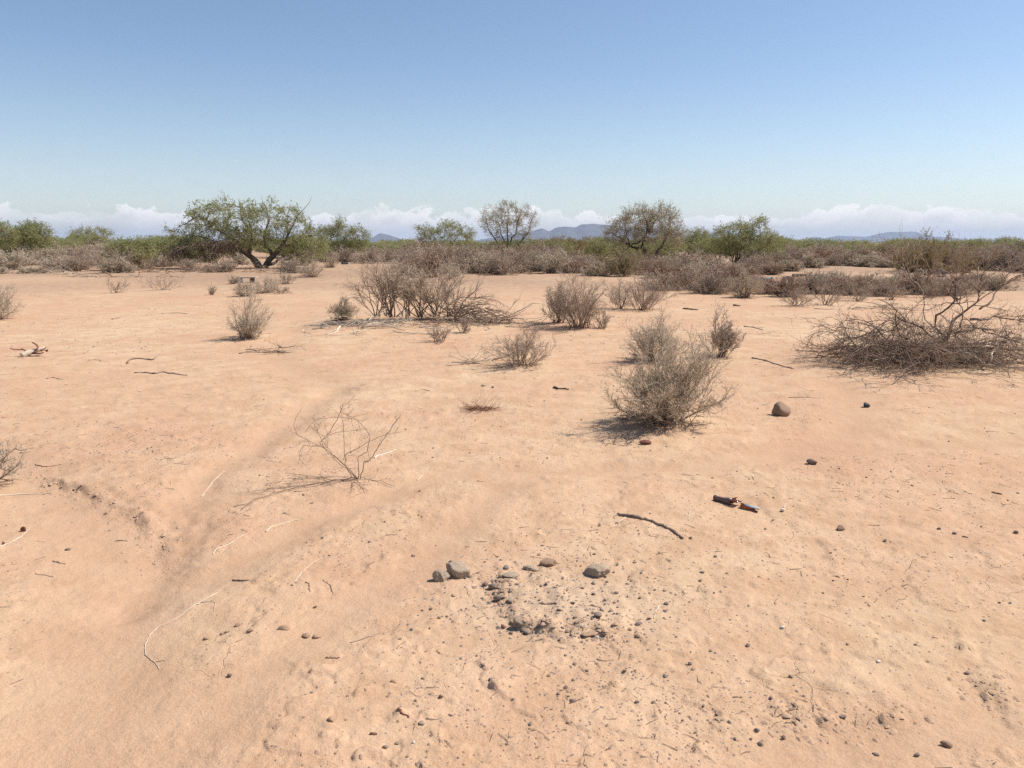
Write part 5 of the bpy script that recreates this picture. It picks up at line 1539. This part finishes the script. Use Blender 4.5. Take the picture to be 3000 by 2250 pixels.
pts = scatter(200, 2.4, 9.0, 36, 1.0)
cx, cy = flat_at(1640, 1750)
patch = np.stack([cx + prg.normal(0, 0.34, 100), cy + prg.normal(0, 0.25, 100)], 1)
for grp, lab, arr, r0, r1 in (('loose pebbles on the open sand', 'small dark pebble lying loose on the open sand', pts, 0.005, 0.0095),
                              ('pebbles on the gravel patch', 'small grey-brown pebble in or around the gravel patch', patch, 0.0045, 0.011)):
    zs = ground_z(arr[:, 0], arr[:, 1])
    for (x, y), z in zip(arr, zs):
        o = link('pebble', PEB[prg.randint(len(PEB))])
        r = prg.uniform(r0, r1)
        o.location = (x, y, z + r * 0.3); o.scale = (r * prg.uniform(0.8, 1.4), r * prg.uniform(0.8, 1.2), r * prg.uniform(0.5, 0.9))
        o.rotation_euler = (prg.uniform(-0.4, 0.4), prg.uniform(-0.4, 0.4), prg.uniform(0, 6.28))
        tag(o, lab, 'pebble', grp)


def gravel(name, lab, arr, r0, r1, mat):
    n = len(arr)
    co = np.array([(1, 0, 0), (0.5, 0.87, 0), (-0.5, 0.87, 0), (-1, 0, 0), (-0.5, -0.87, 0), (0.5, -0.87, 0), (0.3, 0.1, 0.9), (-0.35, 0.1, 0.85), (0, -0.3, 0.8)], float)
    fc = np.array([(0, 1, 6), (1, 2, 6), (2, 7, 6), (2, 3, 7), (3, 4, 7), (4, 8, 7), (4, 5, 8), (5, 0, 8), (0, 6, 8), (6, 7, 8)])
    r = r0 * (r1 / r0) ** (prg.uniform(0, 1, n) ** 1.6)
    jit = prg.uniform(0.65, 1.25, (n, len(co), 1))
    sc_ = np.stack([r * prg.uniform(0.8, 1.5, n), r * prg.uniform(0.8, 1.2, n), r * prg.uniform(0.45, 0.9, n)], 1)
    an = prg.uniform(0, 6.28, n); c_, s_ = np.cos(an), np.sin(an)
    P = co[None] * jit * sc_[:, None]
    X = P[..., 0] * c_[:, None] - P[..., 1] * s_[:, None]; Y = P[..., 0] * s_[:, None] + P[..., 1] * c_[:, None]
    z = ground_z(arr[:, 0], arr[:, 1]) - r * 0.05
    V = np.stack([X + arr[:, :1], Y + arr[:, 1:2], P[..., 2] + z[:, None]], -1).reshape(-1, 3)
    F = (fc[None] + (np.arange(n) * len(co))[:, None, None]).reshape(-1)
    me = make_mesh(name, V, F, np.full(n * len(fc), 3), mat, np.repeat(prg.uniform(0, 1, n), len(co)), False)
    tag(link(name, me), lab, 'gravel', kind='stuff')


gravel('gravel', 'fine dark gravel strewn over the sandy clearing', scatter(7500, 1.9, 13, 40, 0.9), 0.0018, 0.0065, 'stone')
gravel('soil_crumbs', 'crumbs of reddish soil strewn over the sandy clearing', scatter(5500, 1.7, 10, 40, 1.6), 0.002, 0.008, 'clod')
gravel('patch_gravel', 'gravel thickly strewn over the raised patch', np.stack([cx + prg.normal(0, 0.34, 1000), cy + prg.normal(0, 0.27, 1000)], 1), 0.002, 0.009, 'stone')
edge = resample(np.array(SCARPS[3][0]), 80)[prg.randint(0, 80, 150)] + prg.normal(0, 0.035, (150, 2))
gravel('edge_gravel', 'dark broken gravel along the crumbling rim of the raised patch', edge, 0.004, 0.013, 'stone')
px, py = flat_at(430, 1310)
gravel('bank_gravel', 'scattered dark gravel on the ground above the left wash', np.stack([px + prg.normal(0, 0.6, 500), py + prg.normal(0, 0.7, 500)], 1), 0.004, 0.011, 'stone')
bk = []
for ln, sd, n_ in ((SCARPS[0][0], 0.07, 420), (SCARPS[1][0], 0.05, 120), (SCARPS[2][0], 0.05, 80), (SCARPS[3][0], 0.035, 260)):
    A_ = resample(np.array(ln), 60)[prg.randint(0, 60, n_)]
    bk.append(A_ + prg.normal(0, sd, (n_, 2)))
gravel('bank_crumbs', 'crumbled reddish soil along the little eroded banks', np.concatenate(bk), 0.004, 0.016, 'clod')
gravel('far_gravel', 'stones and litter crumbs on the flat beyond the clearing', scatter(5000, 12, 48, 38, 1.0), 0.006, 0.022, 'stone')


def twig_litter():
    arr = scatter(900, 2.0, 16, 40, 1.2); n = len(arr)
    z = ground_z(arr[:, 0], arr[:, 1])
    a = prg.uniform(0, 6.28, n)
    k = 0.35 + arr[:, 1] / 10
    P = grow(prg, np.stack([arr[:, 0], arr[:, 1], z + 0.003], 1), np.stack([np.cos(a), np.sin(a), np.zeros(n)], 1), prg.uniform(0.02, 0.11, n) * k, 4, 0.22)
    P[..., 2] = ground_z(P[..., 0].ravel(), P[..., 1].ravel()).reshape(P.shape[:2]) + 0.003
    w = Wood().tubes(P, taper(prg.uniform(0.0009, 0.0024, n) * (0.6 + k * 0.4), 0.0008, 4), 4, prg)
    tag(link('twig_litter', w.mesh('twig_litter', 'mid_bark')), 'bits of dead twig littering the clearing', 'litter', kind='stuff')


twig_litter()


# ------------------------------------------------------------------ broken bottle
def glass_mat():
    m, nt, ns, lk, b_ = new_mat('amber_glass')
    b_.inputs['Base Color'].default_value = (0.36, 0.10, 0.02, 1)
    b_.inputs['Transmission Weight'].default_value = 0.75
    b_.inputs['Roughness'].default_value = 0.06
    b_.inputs['IOR'].default_value = 1.5
    return m


M['glass'] = glass_mat()
M['dusty_glass'] = plain_mat('dusty_glass', (0.10, 0.045, 0.03), 0.35, 0.5)
M['grey_paper'] = plain_mat('grey_paper', (0.36, 0.34, 0.33), 0.6)


def lathe_shard(prof, a0, a1, n, thick, rng, jag=0.0):
    """part of a bottle wall: profile (along, radius), angle range, with thickness"""
    bm = bmesh.new(); rows = []
    for k, (t_, r) in enumerate(prof):
        o_, i_ = [], []
        for j in range(n + 1):
            a = a0 + (a1 - a0) * j / n
            tt = t_ + (rng.uniform(-jag, jag) if k in (0, len(prof) - 1) else 0)
            o_.append(bm.verts.new((tt, r * math.cos(a), r * math.sin(a))))
            i_.append(bm.verts.new((tt, (r - thick) * math.cos(a), (r - thick) * math.sin(a))))
        rows.append((o_, i_))
    for (o0, i0), (o1, i1) in zip(rows, rows[1:]):
        for j in range(n):
            bm.faces.new((o0[j], o0[j + 1], o1[j + 1], o1[j])); bm.faces.new((i0[j], i1[j], i1[j + 1], i0[j + 1]))
        for j in (0, n):
            bm.faces.new((o0[j], o1[j], i1[j], i0[j]))
    for (o_, i_) in (rows[0], rows[-1]):
        for j in range(n):
            bm.faces.new((o_[j], i_[j], i_[j + 1], o_[j + 1]))
    bmesh.ops.recalc_face_normals(bm, faces=bm.faces)
    me = bpy.data.meshes.new('shard'); bm.to_mesh(me); bm.free(); me.shade_smooth()
    return me


def bottle():
    rng = np.random.RandomState(9)
    A, B = at(2093, 1466), at(2232, 1499)
    ang = math.atan2(B.y - A.y, B.x - A.x); L = (B - A).length
    root = thing('broken_bottle', 'broken amber glass bottle in shards on the sand', 'bottle', A, ang)

    def add(nm, me, mt, loc, rot):
        me.materials.append(M[mt]); o = link(nm, me, root, loc); o.rotation_euler = rot; return o
    k = L / 0.27
    add('neck', lathe_shard([(0.0, 0.0155 * k), (0.010 * k, 0.0155 * k), (0.014 * k, 0.013 * k), (0.05 * k, 0.0135 * k), (0.078 * k, 0.019 * k), (0.10 * k, 0.021 * k)], 0, 2 * math.pi * 0.999, 18, 0.003 * k, rng, 0.004), 'dusty_glass', (0, 0, 0.016 * k), (0, 0.02, 0))
    add('shoulder_shard', lathe_shard([(0, 0.030 * k), (0.025 * k, 0.032 * k), (0.045 * k, 0.033 * k)], 0.4, 2.0, 8, 0.003 * k, rng, 0.008), 'glass', (0.098 * k, -0.01, 0.002), (0.2, 0.1, 0.15))
    add('upright_shard', lathe_shard([(0, 0.033 * k), (0.014 * k, 0.034 * k), (0.026 * k, 0.033 * k)], 1.0, 1.9, 6, 0.003 * k, rng, 0.008), 'glass', (0.103 * k, 0.03, 0.0), (0.9, -0.5, 0.4))
    add('wall_shard', lathe_shard([(0, 0.032 * k), (0.05 * k, 0.033 * k), (0.095 * k, 0.033 * k)], 0.9, 2.3, 8, 0.003 * k, rng, 0.012), 'glass', (0.160 * k, 0.0, -0.012 * k), (0.25, 0.02, -0.12))
    add('label_scrap', lathe_shard([(0, 0.0345 * k), (0.04 * k, 0.0345 * k), (0.09 * k, 0.0340 * k)], 1.1, 1.9, 6, 0.0008, rng, 0.006), 'grey_paper', (0.180 * k, 0.0, -0.0118 * k), (0.25, 0.02, -0.12))
    wall, scrap = [c for c in root.children if c.name.startswith('wall_shard')][0], [c for c in root.children if c.name.startswith('label_scrap')][0]
    scrap.parent = wall
    scrap.location = (0.020 * k, 0.0, 0.0008); scrap.rotation_euler = (0, 0, 0)


bottle()
p1 = at(2293, 1498)
o = link('glass_chip', rock_mesh('glass_chip', 91, 'white_stone', 2, 0.2), None, p1 + Vector((0, 0, 0.008)))
o.scale = (0.013, 0.013, 0.011); tag(o, 'small pale round scrap right of the broken bottle', 'scrap')
stick('thin pale splinter just above the small round scrap', [(2296, 1487), (2303, 1475)], 0.004, 'pale_wood', 'splinter', cat='splinter')


# ------------------------------------------------------------------ dumped things far off among the shrubs
def torus_mesh(R, r, squash=1.0):
    bm = bmesh.new(); nu, nv = 28, 12; rows = []
    for i in range(nu):
        a = 2 * math.pi * i / nu; row = []
        for j in range(nv):
            t_ = 2 * math.pi * j / nv
            q_ = math.copysign(abs(math.cos(t_)) ** 0.7, math.cos(t_)); z_ = math.copysign(abs(math.sin(t_)) ** 0.6, math.sin(t_))
            tread = 0.02 * R if (i % 2 and q_ > 0.5) else 0
            row.append(bm.verts.new(((R + r * q_ - tread) * math.cos(a), (R + r * q_ - tread) * math.sin(a), r * 0.95 * z_)))
        rows.append(row)
    for i in range(nu):
        for j in range(nv):
            bm.faces.new((rows[i][j], rows[(i + 1) % nu][j], rows[(i + 1) % nu][(j + 1) % nv], rows[i][(j + 1) % nv]))
    bmesh.ops.recalc_face_normals(bm, faces=bm.faces)
    me = bpy.data.meshes.new('tyre'); bm.to_mesh(me); bm.free(); me.shade_smooth(); me.materials.append(M['rubber'])
    return me


for px, py, rot, dz, lab in [(1010, 774, (0.05, 0, 0), 0.08, 'old dark tyre lying flat on the flat right of the spreading mesquite'),
                             (2308, 836, (1.35, 0, 0.3), 0.10, 'old tyre half buried upright among the reddish shrubs on the right'),
                             (2755, 812, (1.2, 0.2, 0.2), 0.16, 'old tyre leaning under the creosote bushes on the right')]:
    p = at(px, py)
    o = link('old_tyre', torus_mesh(0.19, 0.08), None, p + Vector((0, 0, dz))); o.rotation_euler = rot
    tag(o, lab, 'tyre')


def box_mesh(name, sx, sy, sz, mat, bev=0.01):
    bm = bmesh.new(); bmesh.ops.create_cube(bm, size=1.0)
    for v in bm.verts:
        v.co = (v.co.x * sx, v.co.y * sy, v.co.z * sz)
    bmesh.ops.bevel(bm, geom=list(bm.edges), offset=bev, segments=2, affect='EDGES')
    me = bpy.data.meshes.new(name); bm.to_mesh(me); bm.free(); me.materials.append(M[mat] if isinstance(mat, str) else mat)
    return me


p = at(715, 828); s = mpp(p.y)
M['tan_board'] = plain_mat('tan_board', (0.52, 0.39, 0.27), 0.8)
root = thing('discarded_board', 'tan-topped discarded board over dark blocks standing in for its shaded gap behind the pale grey shrubs', 'board', p, 0.05)
o = link('top', box_mesh('top', 58 * s, 0.5, 0.05, 'tan_board'), root, (8 * s, 0.1, 15 * s))
for dx, wv in ((-17, 20), (24, 9)):  # black blocks put in for the shade in the gap under the top
    link('gap_shade', box_mesh('gap_shade', wv * s, 0.35, 13 * s, 'rubber', 0.02), root, (dx * s, 0.0, 6.5 * s))
p = at(2235, 824); s = mpp(p.y)
M['grey_blue'] = plain_mat('grey_blue', (0.14, 0.16, 0.195), 0.7, 0.2)
root = thing('dumped_pipe', 'blue-grey length of pipe dumped behind the round buff bush', 'pipe', p, 0.06)
bmq = lathe_shard([(0, 0.09), (0.45, 0.09), (0.85, 0.09)], 0, 2 * math.pi * 0.999, 20, 0.012, np.random.RandomState(2))
bmq.materials.append(M['grey_blue'])
o = link('tube', bmq, root, (-0.5, 0, 0.08))
mq = lathe_shard([(0, 0.10), (0.04, 0.10)], 0, 2 * math.pi * 0.999, 20, 0.03, np.random.RandomState(2)); mq.materials.append(M['rubber'])
link('collar', mq, root, (0.33, 0, 0.08))
p = at(2365, 812)
root = thing('charred_log', 'charred black log lying beyond the right-hand shrub row', 'log', p, 0.05)
Q = resample([(-0.7, 0, 0.08), (-0.3, 0.05, 0.10), (0.2, 0, 0.09), (0.6, 0.1, 0.05)], 12)
rr_ = np.random.RandomState(4)
link('trunk', Wood().tubes(Q[None], taper([0.07], [0.04], 12) * rr_.uniform(0.85, 1.15, (1, 12)), 9, rr_).mesh('trunk', 'dark_bark'), root)
link('branch_stub', Wood().tubes(resample([(0.1, 0, 0.09), (0.2, 0.05, 0.2), (0.28, 0.05, 0.26)], 6)[None], taper([0.03], [0.015], 6), 6, rr_).mesh('branch_stub', 'dark_bark'), root)


# ------------------------------------------------------------------ air between here and the mountains
def haze():
    bm = bmesh.new(); bmesh.ops.create_cube(bm, size=1.0)
    for v in bm.verts:
        v.co = (v.co.x * 54000, v.co.y * 54000, (v.co.z + 0.5) * 362 - 12)
    me = bpy.data.meshes.new('haze'); bm.to_mesh(me); bm.free()
    m = bpy.data.materials.new('haze'); m.use_nodes = True
    nt = m.node_tree; nt.nodes.clear()
    out = nt.nodes.new('ShaderNodeOutputMaterial'); pv = nt.nodes.new('ShaderNodeVolumePrincipled')
    pv.inputs['Color'].default_value = (0.64, 0.77, 1.0, 1)
    pv.inputs['Density'].default_value = 4.4e-5
    pv.inputs['Anisotropy'].default_value = 0.1
    nt.links.new(pv.outputs[0], out.inputs['Volume'])
    me.materials.append(m)
    tag(link('haze', me), 'thin blue air haze over the desert plain', 'haze', kind='stuff')


haze()
